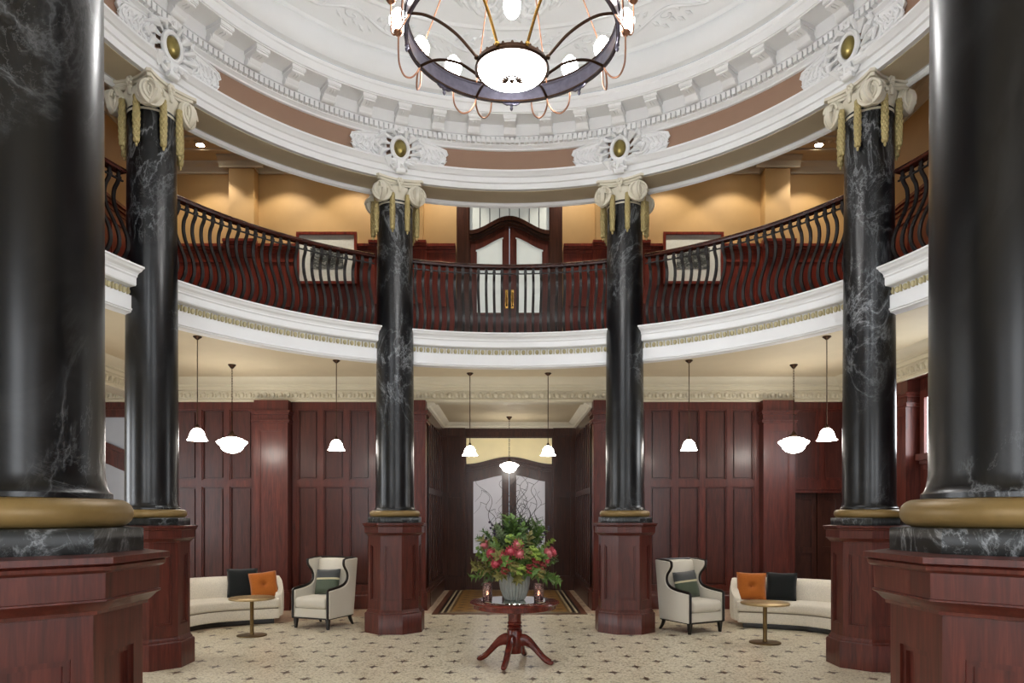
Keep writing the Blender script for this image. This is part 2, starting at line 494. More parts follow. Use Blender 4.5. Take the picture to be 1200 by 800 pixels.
# ground storey cornice (back wall, right wall, left beam)
CPROF = [(0,3.92),(-.05,3.92),(-.05,3.965),(-.03,3.985),(-.03,4.13),(-.07,4.145),(-.07,4.20),(-.10,4.215),(-.10,4.235),(-.16,4.27),(-.21,4.325),(-.23,4.36),(0,4.36)]
def cornice(name, M4, L, label, mat):
    mb = MB(); mb.M = M4
    mb.poly([(p[0], p[1]) for p in CPROF], (0, L), 'x')
    o = struct(mb.build(name, mat, angle=25), label, 'cornice')
    ob = MB(); ob.M = M4
    n = int(L/.145)
    for i in range(n):
        x = (i+.5)*L/n
        ob.ell((x, -.034, 4.05), (.04, .036, .052), 8, 6)
        ob.ell((x+L/n/2, -.032, 4.035), (.015, .03, .044), 6, 5)
        ob.box(x-.058, x+.058, -.04, -.02, 4.10, 4.115)
    part(ob, 'leaf_ornament', M['cream'], o)
    return o
cornice('trim_5', Matrix.Translation((XL, D, 0)), XR-XL, 'cream moulded cornice along the top of the panelled back wall', M['cream'])
cornice('trim_6', Matrix.Translation((XR-.2, D, 0)) @ Matrix.Rotation(-PI/2, 4, 'Z'), D-YF, 'cream moulded cornice running along the right side wall', M['cream'])
cornice('trim_7', Matrix.Translation((-6.66, YF, 0)) @ Matrix.Rotation(PI/2, 4, 'Z'), D-YF, 'cream moulded cornice on the left ceiling beam', M['cream'])
mb = MB(); mb.box(-7.0, -6.66, YF, D, 3.92, ZC)
struct(mb.build('trim_8', M['cream']), 'cream plaster ceiling beam on the left behind the columns', 'beam')

# right side wall with pilaster and high window
mb = MB()
mb.box(XR, XR+.2, YF, 9.3, 0, ZC); mb.box(XR, XR+.2, 11.22, D+.3, 0, ZC)
mb.box(XR, XR+.2, 9.3, 11.22, 0, 2.72); mb.box(XR, XR+.2, 9.3, 11.22, 3.66, ZC)
mb.box(XR-.2, XR, YF, D, 3.93, ZC)
for y in (9.5, 10.1, 10.7): mb.box(XR-.03, XR, y, y+.1, .3, 2.6)
mb.box(XR-.03, XR, 9.3, 11.22, .3, .42); mb.box(XR-.03, XR, 9.3, 11.22, 2.5, 2.64)
struct(mb.build('wall_right', M['wood']), 'mahogany panelled side wall on the right under the gallery', 'wall')
mb = MB()
mb.box(XR-.2, XR, 11.36, 12.3, 0, 3.93)
for z0, z1, e in ((3.50,3.54,.03),(3.54,3.56,.045),(3.66,3.70,.03),(3.70,3.73,.05),(0,.34,.04)):
    mb.box(XR-.2-e, XR, 11.36-e, 12.3+e, z0, z1)
for y0, y1, z0, z1 in ((11.36,11.47,.345,3.495),(12.19,12.3,.345,3.495),(11.47,12.19,3.36,3.495),(11.47,12.19,.345,.5)):
    mb.box(XR-.225, XR-.2, y0, y1, z0, z1)
struct(mb.build('trim_9', M['wood']), 'mahogany pilaster on the right side wall beside the high window', 'pilaster')
def side_window(name, x, y0, y1, z0, z1, label, mull=2, face=-1, mat='wood', glass='day'):
    mb = MB(); s = face
    def bx(ya, yb, za, zb, t=.05):
        xa, xb = sorted((x, x + s*t)); mb.box(xa, xb, ya, yb, za, zb)
    bx(y0-.08, y0+.04, z0-.04, z1+.1); bx(y1-.04, y1+.08, z0-.04, z1+.1); bx(y0+.04, y1-.04, z1-.03, z1+.1, .051)
    bx(y0-.1, y1+.1, z0-.1, z0, .11); bx(y0-.06, y1+.06, z0-.16, z0-.1, .07)
    for i in range(1, mull): 
        yy = y0+(y1-y0)*i/mull; bx(yy-.025, yy+.025, z0, z1, .03)
    o = struct(mb.build(name, M[mat]), label, 'window')
    g = MB(); xa, xb = sorted((x - s*.03, x - s*.02)); g.box(xa, xb, y0, y1, z0, z1)
    part(g, 'window_pane', M[glass], o)
    return o
side_window('window_1', XR, 9.32, 11.2, 2.74, 3.64, 'small high daylit window in the right panelled wall', 2)

# left side wall far beyond the beam, with unseen glowing windows added to light the room
mb = MB()
ys = [YF, 4.6, 6.2, 7.6, 9.2, D+.3]
mb.box(XL-.2, XL, ys[0], ys[1], 0, ZC); mb.box(XL-.2, XL, ys[2], ys[3], 0, ZC); mb.box(XL-.2, XL, ys[4], ys[5], 0, ZC)
for a, b in ((ys[1],ys[2]),(ys[3],ys[4])):
    mb.box(XL-.2, XL, a, b, 0, .9); mb.box(XL-.2, XL, a, b, 3.6, ZC)
struct(mb.build('wall_left', M['cream']), 'cream side wall on the far left beyond the beam', 'wall')
side_window('window_2', XL, 4.6, 6.2, .9, 3.6, 'tall added window lighting the room from the left, nearer one', 2, 1)
side_window('window_3', XL, 7.6, 9.2, .9, 3.6, 'tall added window lighting the room from the left, farther one', 2, 1)

# front wall behind the viewer with windows added as light sources
mb = MB()
WX = [(-6.0,-4.4), (-2.9,-1.3), (1.3,2.9), (4.4,6.0)]
def front_wall(mb, x0, x1, z0, z1, wz0, wz1):
    e = x0
    for a, b in WX:
        mb.box(e, a, YF-.2, YF, z0, z1); mb.box(a, b, YF-.2, YF, z0, wz0); mb.box(a, b, YF-.2, YF, wz1, z1); e = b
    mb.box(e, x1, YF-.2, YF, z0, z1)
front_wall(mb, XL, XR, 0, ZC, .9, 3.7); front_wall(mb, UL, UR, ZC, ZU+.1, 5.6, 7.9)
struct(mb.build('wall_front', M['cream']), 'cream entrance wall behind the viewer', 'wall')
k = 4
for a, b in WX:
    for z0, z1, s in ((.9, 3.7, 'ground storey'), (5.6, 7.9, 'gallery')):
        mb = MB()
        for q in ((a-.06,a+.05,z0,z1),(b-.05,b+.06,z0,z1),(a+.05,b-.05,z1-.05,z1+.06),(a+.05,b-.05,z0-.08,z0+.04),((a+b)/2-.03,(a+b)/2+.03,z0,z1),(a,b,(z0+z1)/2-.025,(z0+z1)/2+.025)):
            mb.box(q[0], q[1], YF-.05, YF+.04, q[2], q[3])
        o = struct(mb.build('window_%d' % k, M['wood']), 'added window lighting the room from the entrance wall behind the viewer, %s, %s' % (s, {-5.2:'far left', -2.1:'inner left', 2.1:'inner right', 5.2:'far right'}[round((a+b)/2, 1)]), 'window'); k += 1
        g = MB(); g.box(a, b, YF-.12, YF-.1, z0, z1); part(g, 'window_pane', M['day'], o)

# ------------------------------------------------------------------ alcove
mb = MB(); mb.M = Matrix.Translation((0,0,0))
for s in (-1, 1):
    x = s*AX
    xa, xb = sorted((x + s*.03, x + s*.25)); mb.box(xa, xb, D+.3, AD+.3, 0, AZ+.1)
    n = 7; L = AD-D-.3
    for i in range(n+1):
        y = D+.3 + (L-.09)*i/n
        xa, xb = sorted((x, x+s*.05)); mb.box(xa, xb, y, y+.09, .3, AZ)
    for a, b in ((.3,.42),(2.2,2.32),(3.62,AZ)):
        xa, xb = sorted((x-s*.002, x+s*.05)); mb.box(xa, xb, D+.3, AD, a, b)
    xa, xb = sorted((x-s*.05, x+s*.05)); mb.box(xa, xb, D+.3, AD, 0, .28)
    xa, xb = sorted((x-s*.03, x+s*.05)); mb.box(xa, xb, D+.3, AD, .28, .34)
mb.box(-AX-.2, -1.04, AD, AD+.3, 0, AZ+.1); mb.box(1.04, AX+.2, AD, AD+.3, 0, AZ+.1); mb.box(-1.04, 1.04, AD, AD+.3, 3.62, AZ+.1)
for s in (-1, 1):
    for q in ((1.04,1.16),(1.45,1.57)):
        xa, xb = sorted((s*q[0], s*q[1])); mb.box(xa, xb, AD-.04, AD, 0, AZ)
    xa, xb = sorted((s*1.04, s*AX))
    for a, b in ((0,.34),(2.2,2.32),(3.62,AZ)): mb.box(xa, xb, AD-.045, AD, a, b)
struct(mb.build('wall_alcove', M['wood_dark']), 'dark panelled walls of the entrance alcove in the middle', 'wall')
mb = MB(); mb.box(-AX-.2, AX+.2, D+.04, AD+.3, AZ, AZ+.1)
o = struct(mb.build('ceiling_alcove', M['tan']), 'flat plaster ceiling of the middle alcove', 'ceiling')
mb = MB()
for s in (-1, 1):
    pr = [(s*AX, AZ), (s*(AX-.17), AZ), (s*(AX-.14), AZ-.03), (s*(AX-.06), AZ-.07), (s*(AX-.05), AZ-.12), (s*AX, AZ-.13)]
    mb.poly(pr, (D+.05, AD), 'y')
mb.poly([(AD, AZ), (AD-.17, AZ), (AD-.14, AZ-.03), (AD-.06, AZ-.07), (AD-.05, AZ-.12), (AD, AZ-.13)], (-AX, AX), 'x')
part(mb, 'cove_moulding', M['ivory'], o)

# ------------------------------------------------------------------ arched double doors
def double_door(name, X, Y, z0, W, zs, zp, zt, zg0, label, glass, tglass, mats, rails=(), casing=.16, ribs=0, loc_handle=True, th=.05):
    """W opening width; zs/zp side and peak height of the ogee head; zt transom top; zg0 bottom of glass"""
    wd, wm = mats
    h = W/2
    og = lambda x: zs + (zp-zs)*.5*(1+math.cos(PI*max(-1, min(1, x/h))))
    root = empty(name, (X, Y, z0), 0, label, 'door', kind='structure')
    mb = MB()
    for s in (-1, 1):
        xa, xb = sorted((s*h, s*(h+casing))); mb.box(xa, xb, -.07, .1, 0, zt-z0)
        xa, xb = sorted((s*(h+.02), s*(h+casing-.05))); mb.box(xa, xb, -.09, -.07, 0, zt-z0)
    mb.box(-h-casing, h+casing, -.07, .1, zt-z0, zt-z0+.14); mb.box(-h-casing-.03, h+casing+.03, -.1, .1, zt-z0+.14, zt-z0+.19)
    part(mb, 'door_casing', wd, root)
    mb = MB()
    f0 = lambda x: og(x)-z0
    mb.strip(-h, h, 36, lambda x: f0(x)+.0, lambda x: f0(x)+.16, -.06, .06)
    mb.strip(-h-.0, h+.0, 36, lambda x: f0(x)+.10, lambda x: f0(x)+.18, -.11, .02)
    mb.strip(-h, h, 36, lambda x: f0(x)+.05, lambda x: f0(x)+.085, -.085, .02)
    part(mb, 'arched_head', wd, root)
    mb = MB(); mb.strip(-h, h, 36, lambda x: f0(x)+.15, zt-z0, -.0, .015)
    tr = part(mb, 'transom_pane', tglass, root)
    if ribs:
        mb = MB()
        for i in range(1, ribs):
            x = -h + W*i/ribs
            mb.box(x-.007, x+.007, -.012, 0, f0(x)+.16-0.0, zt-z0)
        part(mb, 'transom_bar', M['pewter'], tr)
    st = .125*W/2.03 + .02
    for s in (-1, 1):
        mb = MB()
        lo, hi = sorted((s*.004, s*h))
        mb.strip(lo, lo+st, 6, 0, f0, -.03, th-.03); mb.strip(hi-st, hi, 6, 0, f0, -.03, th-.03)
        mb.strip(lo+st, hi-st, 16, lambda x: f0(x)-.24*W/2.03, f0, -.03, th-.03)
        mb.box(lo+st, hi-st, -.03, th-.03, 0, zg0-z0)
        mb.box(lo+st+.04, hi-st-.04, -.042, -.03, .14, zg0-z0-.12)
        for zr in rails: mb.box(lo+st, hi-st, -.03, th-.03, zr-z0, zr-z0+.1)
        k_ = .02
        mb.box(lo+st-.001, lo+st+k_, -.045, -.02, zg0-z0, f0(lo+st)-.22); mb.box(hi-st-k_, hi-st, -.045, -.02, zg0-z0, f0(hi-st)-.22)
        mb.box(lo+st, hi-st, -.045, -.02, zg0-z0-.02, zg0-z0+.02)
        lf = part(mb, 'door_leaf', wm, root)
        g = MB(); g.strip(lo+st, hi-st, 16, zg0-z0, lambda x: f0(x)-.235*W/2.03, -.012, -.004)
        part(g, 'glass_pane', glass, lf)
        if loc_handle:
            hb = MB(); xx = s*.055
            hb.box(xx-.025, xx+.025, -.042, -.03, 1.05, 1.40)
            hb.tube([(xx,-.04,1.1),(xx,-.09,1.12),(xx,-.09,1.33),(xx,-.04,1.35)], .011, 8)
            part(hb, 'handle', M['brass'], lf)
    return root
double_door('door_1', -.0, AD+.1, 0, 2.03, 2.80, 2.97, 3.60, .85, 'dark arched double door with frosted panes at the end of the middle alcove', M['frost'], M['frost_cream'], (M['wood_dark'], M['wood_dark']), casing=.0001+.15)
double_door('door_2', 0, D+.02, ZB, 1.50, 6.97, 7.24, 8.1, ZB+.95, 'arched upstairs double door with pale panes behind the middle railing', M['frost_up'], M['frost_up'], (M['wood_dark'], M['wood']), rails=(6.42,), casing=.25, ribs=8)
double_door('door_3', -8.01, D+.1, 0, 1.98, 2.78, 3.06, 3.64, .85, 'arched mahogany door with grey panes at the far left under the gallery', M['frost_grey'], M['frost_grey'], (M['wood'], M['wood']), casing=.01)
mb = MB()
mb.box(5.42, 5.86, D+.12, D+.18, 0, 2.2); mb.box(5.88, 6.33, D+.12, D+.18, 0, 2.2)
for a, b in ((5.42,5.86),(5.88,6.33)):
    for q in ((a,a+.09,0,2.2),(b-.09,b,0,2.2),(a+.09,b-.09,2.08,2.2),(a+.09,b-.09,1.05,1.17),(a+.09,b-.09,0,.2)): mb.box(q[0], q[1], D+.09, D+.121, q[2], q[3])
o = struct(mb.build('door_4', M['wood_dark']), 'low dark panelled door recessed in the back wall behind the right sofa', 'door')
mb = MB(); mb.box(5.36, 6.40, D-.06, D+.05, 2.20, 2.26); mb.box(5.34, 6.42, D-.09, D+.05, 2.26, 2.29)
part(mb, 'door_head', M['wood'], o)

# ------------------------------------------------------------------ upper storey walls
mb = MB()
mb.box(UL, -1.0, D, D+.3, ZC, ZU+.1); mb.box(1.0, UR, D, D+.3, ZC, ZU+.1); mb.box(-1.0, 1.0, D, D+.3, 8.1, ZU+.1)
mb.box(UL-.2, UL, YF, D+.3, ZC, ZU+.1); mb.box(UR, UR+.2, YF, D+.3, ZC, ZU+.1)
struct(mb.build('wall_gallery', M['ochre']), 'ochre painted wall of the upper gallery above the wainscot', 'wall')
PIL = ((-5.23,-4.76,-.25),(4.76,5.23,-.25),(-2.55,-1.62,-.18),(1.62,2.55,-.18))
for i, (a, b, d) in enumerate(PIL):
    mb = MB(); mb.box(a, b, D+d, D, ZC+.3, ZU)
    struct(mb.build('trim_%d' % (10+i), M['ochre']), ['ochre pilaster high on the gallery wall left of the left picture','ochre pilaster high on the gallery wall right of the right picture','ochre pilaster just left of the upstairs door','ochre pilaster just right of the upstairs door'][i], 'pilaster')
def wains(mb, x0, x1, y, n):
    mb.box(x0, x1, y-.03, y, ZB, 6.76)
    w = (x1-x0-.1)/n
    for i in range(n+1): mb.box(x0+i*w, x0+i*w+.1, y-.055, y-.03, ZB, 6.70)
    for a, b in ((ZB,ZB+.3),(5.72,5.84),(6.56,6.76)): mb.box(x0, x1, y-.056, y-.03, a, b)
    mb.box(x0, x1, y-.075, y, 6.72, 6.78); mb.box(x0, x1, y-.11, y, 6.78, 6.83); mb.box(x0, x1, y-.14, y, 6.83, 6.88)
mb = MB()
segs = [(UL,-5.23,D,1),(-5.30,-4.69,D-.25,1),(-4.76,-2.55,D,3),(-2.62,-1.55,D-.18,1),(-1.62,-1.02,D,1)]
for a, b, y, n in segs:
    wains(mb, a, b, y, n); wains(mb, -b, -a, y, n)
mb.M = Matrix.Translation((UL, YF, 0)) @ Matrix.Rotation(PI/2, 4, 'Z'); wains(mb, 0, D-YF, 0, 16)
mb.M = Matrix.Translation((UR, D, 0)) @ Matrix.Rotation(-PI/2, 4, 'Z'); wains(mb, 0, D-YF, 0, 16)
struct(mb.build('trim_14', M['wood_red']), 'red mahogany wainscot along the upper gallery wall', 'wainscot')
UP = [(0,8.24),(-.03,8.24),(-.04,8.27),(-.07,8.30),(-.09,8.34),(-.16,8.39),(-.17,8.42),(0,8.42)]
mb = MB()
def upc(x0, x1, y): mb.poly([(y+p[0], p[1]) for p in UP], (x0, x1), 'x')
upc(UL, UR, D)
for a, b, d in PIL: upc(a-.17, b+.17, D+d); mb.box(a-.03, a, D+d, D, 8.24, 8.42); mb.box(b, b+.03, D+d, D, 8.24, 8.42)
mb.M = Matrix.Translation((UL, YF, 0)) @ Matrix.Rotation(PI/2, 4, 'Z'); upc(0, D-YF, 0)
mb.M = Matrix.Translation((UR, D, 0)) @ Matrix.Rotation(-PI/2, 4, 'Z'); upc(0, D-YF, 0)
struct(mb.build('trim_15', M['cream'], angle=25), 'cream cornice at the top of the upper gallery wall', 'cornice')
# relief border on gallery ceiling
mb = MB()
for s in (-1, 1):
    for q in ((3.0, 6.2, 12.55, 12.63), (3.0, 6.2, 12.98, 13.06)):
        xa, xb = sorted((s*q[0], s*q[1])); mb.box(xa, xb, q[2], q[3], ZU-.03, ZU)
    for i in range(26):
        x = s*(3.05 + i*.12); mb.ell((x, 12.72+.02*(i % 2), ZU-.005), (.045, .055, .03), 8, 5)
struct(mb.build('trim_16', M['cream']), 'cream relief border on the gallery ceiling beside the downlights', 'moulding')

# ------------------------------------------------------------------ entablature ring
AR = [(4.90,6.87),(4.40,6.87),(4.40,6.955),(4.375,6.965),(4.375,7.045),(4.35,7.055),(4.33,7.085),(4.30,7.11),(4.30,7.135),(4.42,7.15),(4.6,7.15),(4.97,7.15),(4.97,6.82),(4.93,6.80),(4.90,6.82)]
mb = MB(); mb.lathe(AR, 180, cx=0, cy=CY, loop=True)
arch = struct(mb.build('trim_17', M['white'], angle=20), 'white stepped ring beam resting on the black columns', 'entablature')
# beige soffit panel
mb = MB(); mb.lathe([(4.46,6.868),(4.46,6.862),(4.86,6.862),(4.86,6.868)], 180, cx=0, cy=CY, loop=True)
part(mb, 'ring_soffit', M['soffit'], arch, 'beige underside')
mb = MB(); mb.lathe([(4.42,7.14),(4.42,7.48),(4.95,7.48),(4.95,7.14)], 180, cx=0, cy=CY, loop=True)
part(mb, 'frieze', M['frieze'], arch, 'brown painted frieze')
mb = MB(); mb.lathe([(4.95,7.14),(4.95,ZU+.1),(5.05,ZU+.1),(5.05,7.14)], 120, cx=0, cy=CY, loop=True)
part(mb, 'outer_face', M['soffit'], arch)
CO = [(4.95,7.47),(4.40,7.47),(4.385,7.475),(4.385,7.50),(4.36,7.52),(4.345,7.53),(4.345,7.635),(4.32,7.64),(4.32,7.655),(4.30,7.66),(4.30,7.83),(4.0,7.83),(4.0,7.845),(3.985,7.85),(3.985,7.96),(3.97,7.975),(3.965,8.02),(3.99,8.035),(4.95,8.035)]
mb = MB(); mb.lathe(CO, 180, cx=0, cy=CY, loop=True)
cor = struct(mb.build('trim_18', M['white'], angle=20), 'white projecting ring cornice with brackets below the dome', 'cornice')
mb = MB()
for i in range(360):
    a = R_(i + .5)
    if 110 < i < 250: continue
    mb.M = Matrix.Translation((0, CY, 0)) @ Matrix.Rotation(-a, 4, 'Z')
    mb.box(-.026, .026, 4.285, 4.35, 7.545, 7.63)
part(mb, 'dentil_band', M['white'], cor)
MP = [(0,0),(0,-.055),(.012,-.06),(.012,-.085),(.05,-.10),(.10,-.098),(.145,-.115),(.175,-.165),(.21,-.198),(.25,-.195),(.27,-.15),(.27,0)]
mb = MB()
mb.poly([(y, z) for y, z in MP], (-.088, .088), 'x')
mb.box(-.10, .10, -.015, .28, -.045, 0); mb.box(-.09, .09, -.005, .28, -.06, -.045)
mb.tube([(-.10,.222,-.15),(.10,.222,-.15)], .05, 14)
for s in (-1, 1): mb.box(s*.02-.006, s*.02+.006, .03, .16, -.108, -.09)
first = None
for i in range(-13, 14):
    a = R_(7.5*i)
    if first is None:
        first = mb.build('modillion', M['white'], cor); o = first
    else:
        o = first.copy(); COL.objects.link(o)
    o.location = (4.03*math.sin(a), CY + 4.03*math.cos(a), 7.83); o.rotation_euler = (0, 0, -a)
# dome
DM = [(3.97,8.03),(3.90,8.05),(3.865,8.09),(3.835,8.16),(3.825,8.24),(3.835,8.32),(3.86,8.385),(3.89,8.42),(3.87,8.43),(3.85,8.46),(3.80,8.48),(3.70,8.575),(3.58,8.68),(3.5,8.735),(3.47,8.735),(3.45,8.77),(3.2,8.92),(2.9,9.06),(2.5,9.21),(2.0,9.35),(1.4,9.47),(.8,9.54),(.25,9.57),(.0001,9.575)]
mb = MB(); mb.lathe(DM, 180, cx=0, cy=CY)
dome = struct(mb.build('ceiling_dome', M['dome'], angle=25), 'white plaster dome ceiling with relief ornament above the chandelier', 'ceiling')
def domez(r):
    for (r0, z0), (r1, z1) in zip(DM[10:], DM[11:]):
        if r1 <= r <= r0: return z0 + (z1-z0)*(r0-r)/(r0-r1+1e-9)
    return 9.5
def dp(a, r, off=.012): return (r*math.sin(a), CY + r*math.cos(a), domez(r)-off*2.0)
# running acanthus band
mb = MB()
N = 40
for i in range(-14, 15):
    a0 = 2*PI*i/N
    sg = 1 if i % 2 else -1
    w_ = 2*PI/N
    pts = [dp(a0 + w_*(t/10-.5), 3.645 + sg*.055*math.sin(PI*t/10), .012) for t in range(11)]
    mb.tube(pts, [.016 + .010*math.sin(PI*t/10) for t in range(11)], 6)
    sp = [dp(a0 + w_*.30*(1-t/14)*math.cos(2.6*PI*t/14), 3.645 + sg*(.0 + .06*(1-t/14)*math.sin(2.6*PI*t/14)), .014) for t in range(14)]
    mb.tube(sp, [.020*(1-.4*t/14) for t in range(14)], 6)
    for q in range(5):
        an = a0 + w_*(q/5-.4); rr = 3.645 - sg*(.02 + .05*abs(math.sin(q*1.7)))
        p0, p1 = dp(an, rr, .008), dp(an + w_*.16, rr - sg*.05, .012)
        mb.tube([p0, [(x+y)/2 for x, y in zip(p0, p1)], p1], [.006, .030, .004], 6)
part(mb, 'acanthus_band', M['dome'], dome)
def spiral(mb, a, r, sg, s=.26, turns=1.7, th=.022, flip=1):
    n = 26; pts = []; rd = []
    for t in range(n):
        q = t/(n-1); rho = s*(1-q*.86); ph = flip*turns*2*PI*q
        pts.append(dp(a + sg*rho*math.cos(ph)/r, r + rho*math.sin(ph)*.8, .018)); rd.append(th*(1-.5*q))
    mb.tube(pts, rd, 7)
for k_, ac in enumerate((-66, -33, 0, 33, 66)):
    a = R_(ac); mb = MB()
    for sg in (-1, 1):
        spiral(mb, a + sg*.085, 3.12, sg, .27, 1.8, .042, 1)
        spiral(mb, a + sg*.18, 2.86, sg, .17, 1.6, .032, -1)
        for q in range(6):
            an = a + sg*(.03 + .035*q); r0 = 3.36 - .02*q
            p0 = dp(an, r0, .01); p1 = dp(an + sg*.035, r0 - .12, .02); p2 = dp(an + sg*.05, r0 - .2, .008)
            mb.tube([p0, p1, p2], [.01, .05, .006], 7)
        for q in range(5):
            an = a + sg*(.02 + .04*q); r0 = 2.9 - .03*q
            mb.tube([dp(an, r0, .01), dp(an+sg*.02, r0-.09, .022), dp(an+sg*.05, r0-.17, .006)], [.01, .044, .006], 7)
    for q in range(5):
        mb.tube([dp(a+(q-2)*.01, 3.18, .01), dp(a+(q-2)*.03, 3.3, .025), dp(a+(q-2)*.045, 3.4, .008)], [.016, .04, .006], 7)
    mb.ell(dp(a, 3.12, .015), (.06,.06,.035), 10, 6)
    part(mb, 'scroll_ornament', M['dome'], dome)

# cartouches over the visible columns
def cart_mesh():
    ob = MB(); wr = MB(); wg = MB()
    # local: x tangential, -y towards the centre, z up
    vs = []; 
    n = 20
    ob.ell((0, -.06, 0), (.078, .05, .105), 18, 10)
    pts = [(.098*math.cos(2*PI*i/28), -.055, .13*math.sin(2*PI*i/28)) for i in range(28)]
    wr.tube(pts, .026, 8, closed=True)
    for i in range(14):
        t = 2*PI*i/14 + .1
        p0 = (.12*math.cos(t), -.035, .15*math.sin(t)); 
        p1 = (.19*math.cos(t+.18), -.075, .215*math.sin(t+.18)); p2 = (.25*math.cos(t+.5), -.03, .265*math.sin(t+.5))
        wr.tube([p0, p1, p2], [.012, .032, .006], 7)
    for i in range(10):
        t = 2*PI*i/10
        wr.tube([(.16*math.cos(t+.3), -.02, .19*math.sin(t+.3)), (.235*math.cos(t), -.055, .255*math.sin(t)), (.21*math.cos(t-.4), -.04, .235*math.sin(t-.4))], [.02,.024,.008], 7)
    wr.box(-.035, .035, -.085, -.02, .17, .27); wr.tube([(-.05,-.06,.27),(.05,-.06,.27)], .032, 10)
    wr.box(-.04, .04, -.08, -.02, -.27, -.15); wr.tube([(-.055,-.06,-.27),(.055,-.06,-.27)], .028, 10)
    ob.v = [(x*1.22, y*1.35, z*1.22) for x, y, z in ob.v]; wr.v = [(x*1.27*(1.22 if abs(x) > .15 else 1), y*1.35, z*1.27) for x, y, z in wr.v]
    res = []
    for sg in (-1, 1):
        g = MB()
        out = [(.2,-.16),(.34,-.185),(.52,-.18),(.66,-.15),(.71,-.08),(.70,.0),(.745,.04),(.72,.10),(.66,.12),(.5,.16),(.34,.185),(.2,.17)]
        g.poly([(sg*x, z) for x, z in out], (-.018, .04), 'y')
        cv = 4.42
        for cx_, cz_, s_, tn, fl in ((.33,.0,.14,1.8,1),(.52,-.02,.13,1.7,-1),(.63,.01,.075,1.3,1)):
            p = []; rd = []
            for t in range(24):
                q = t/23; rho = s_*(1-.85*q); ph = fl*tn*2*PI*q + 1.2
                p.append((sg*(cx_ + rho*math.cos(ph)), -.026, cz_ + rho*math.sin(ph))); rd.append(.019*(1-.4*q))
            g.tube(p, rd, 7)
        for q in range(7):
            x0 = .24 + .065*q
            g.tube([(sg*x0, -.01, .15-.01*q), (sg*(x0+.04), -.04, .06), (sg*(x0+.1), -.012, -.03)], [.006,.022,.004], 6)
            g.tube([(sg*x0, -.01, -.16+.01*q), (sg*(x0+.05), -.035, -.1), (sg*(x0+.11), -.012, -.05)], [.005,.018,.004], 6)
        g.tube([(sg*x, -.02, z) for x, z in out], .014, 6)
        # bend to the curve of the frieze
        g.v = [(x, y - (cv - math.sqrt(max(cv*cv - x*x, 0))), z) for x, y, z in g.v]
        res.append(g)
    return ob, wr, res
ob, wr, wings = cart_mesh()
cl = ['white scrollwork cartouche with gilt oval above the left rear column', 'white scrollwork cartouche with gilt oval above the right rear column',
      'white scrollwork cartouche with gilt oval above the left middle column', 'white scrollwork cartouche with gilt oval above the right middle column']
proto = None
for i, ad in enumerate((-22.5, 22.5, -67.5, 67.5)):
    a = R_(ad)
    if proto is None:
        c = empty('frieze_cartouche', (0,0,0), 0, cl[i], 'ornament', 'cartouches above the columns')
        part(ob, 'medallion', M['gilt_oval'], c, 'gilt oval boss'); part(wr, 'scroll_wreath', M['white'], c)
        for g in wings: part(g, 'acanthus_wing', M['white'], c)
        proto = c
    else:
        c = copy_tree(proto); c['label'] = cl[i]
    c.location = ring(a, 4.40, 7.305); c.rotation_euler = (0, 0, -a)

# ------------------------------------------------------------------ balcony fascia ring
BF = [(5.0,4.66),(4.50,4.66),(4.50,4.64),(4.515,4.63),(4.53,4.605),(4.56,4.585),(4.575,4.56),(4.575,4.545),(4.59,4.53),(4.59,4.455),(4.60,4.44),(4.69,4.435),(4.70,4.34),(4.66,4.335),(4.66,4.19),(4.645,4.185),(4.645,4.165),(4.66,4.16),(4.66,4.145),(4.68,4.135),(4.80,4.135),(4.82,4.36),(5.0,4.36)]
mb = MB(); mb.lathe(BF, 180, cx=0, cy=CY, loop=True)
fas = struct(mb.build('trim_19', M['white'], angle=20), 'white curved gallery edge moulding below the railings', 'moulding')
mb = MB()
for i in range(270):
    a = 2*PI*i/270
    if 100 < math.degrees(a) < 260: continue
    mb.M = Matrix.Translation((0, CY, 0)) @ Matrix.Rotation(-a, 4, 'Z')
    mb.ell((0, 4.685, 4.385), (.03, .03, .038), 8, 5); mb.box(.046, .06, 4.665, 4.70, 4.35, 4.425)
part(mb, 'egg_band', M['egg'], fas)

# ------------------------------------------------------------------ railings
BR = 4.78
bal = MB()
prof = [(0,0),(.0,.03),(-.08,.08),(-.14,.18),(-.125,.32),(-.05,.48),(.035,.64),(.072,.78),(.06,.89),(.012,.96),(0,1.01),(0,1.09)]
# smooth the profile
def cat(pts, m=4):
    out = []
    P = [pts[0]] + list(pts) + [pts[-1]]
    for i in range(1, len(P)-2):
        for k_ in range(m):
            t = k_/m
            out.append(tuple(.5*((2*P[i][c]) + (-P[i-1][c]+P[i+1][c])*t + (2*P[i-1][c]-5*P[i][c]+4*P[i+1][c]-P[i+2][c])*t*t + (-P[i-1][c]+3*P[i][c]-3*P[i+1][c]+P[i+2][c])*t**3) for c in range(len(P[0]))))
    out.append(tuple(pts[-1])); return out
pp = cat(prof, 3)
vs = []; fs = []
for i, (y, z) in enumerate(pp):
    hw, hd = .021, .011
    t0 = pp[max(i-1,0)]; t1 = pp[min(i+1,len(pp)-1)]
    d = Vector((t1[0]-t0[0], t1[1]-t0[1])).normalized(); nrm = (d.y, -d.x)
    for sx, sd in ((-1,-1),(1,-1),(1,1),(-1,1)):
        vs.append((sx*hw, y + sd*hd*nrm[0], z + sd*hd*nrm[1]))
for i in range(len(pp)-1):
    for k_ in range(4):
        l = (k_+1) % 4; fs.append((i*4+k_, i*4+l, (i+1)*4+l, (i+1)*4+k_))
bal.add(vs, fs)
bal.box(-.03, .03, -.03, .03, 0, .035); bal.box(-.026, .026, -.02, .02, 1.0, 1.03)
bmesh_ = bal.mesh('baluster', [M['iron']], 30)
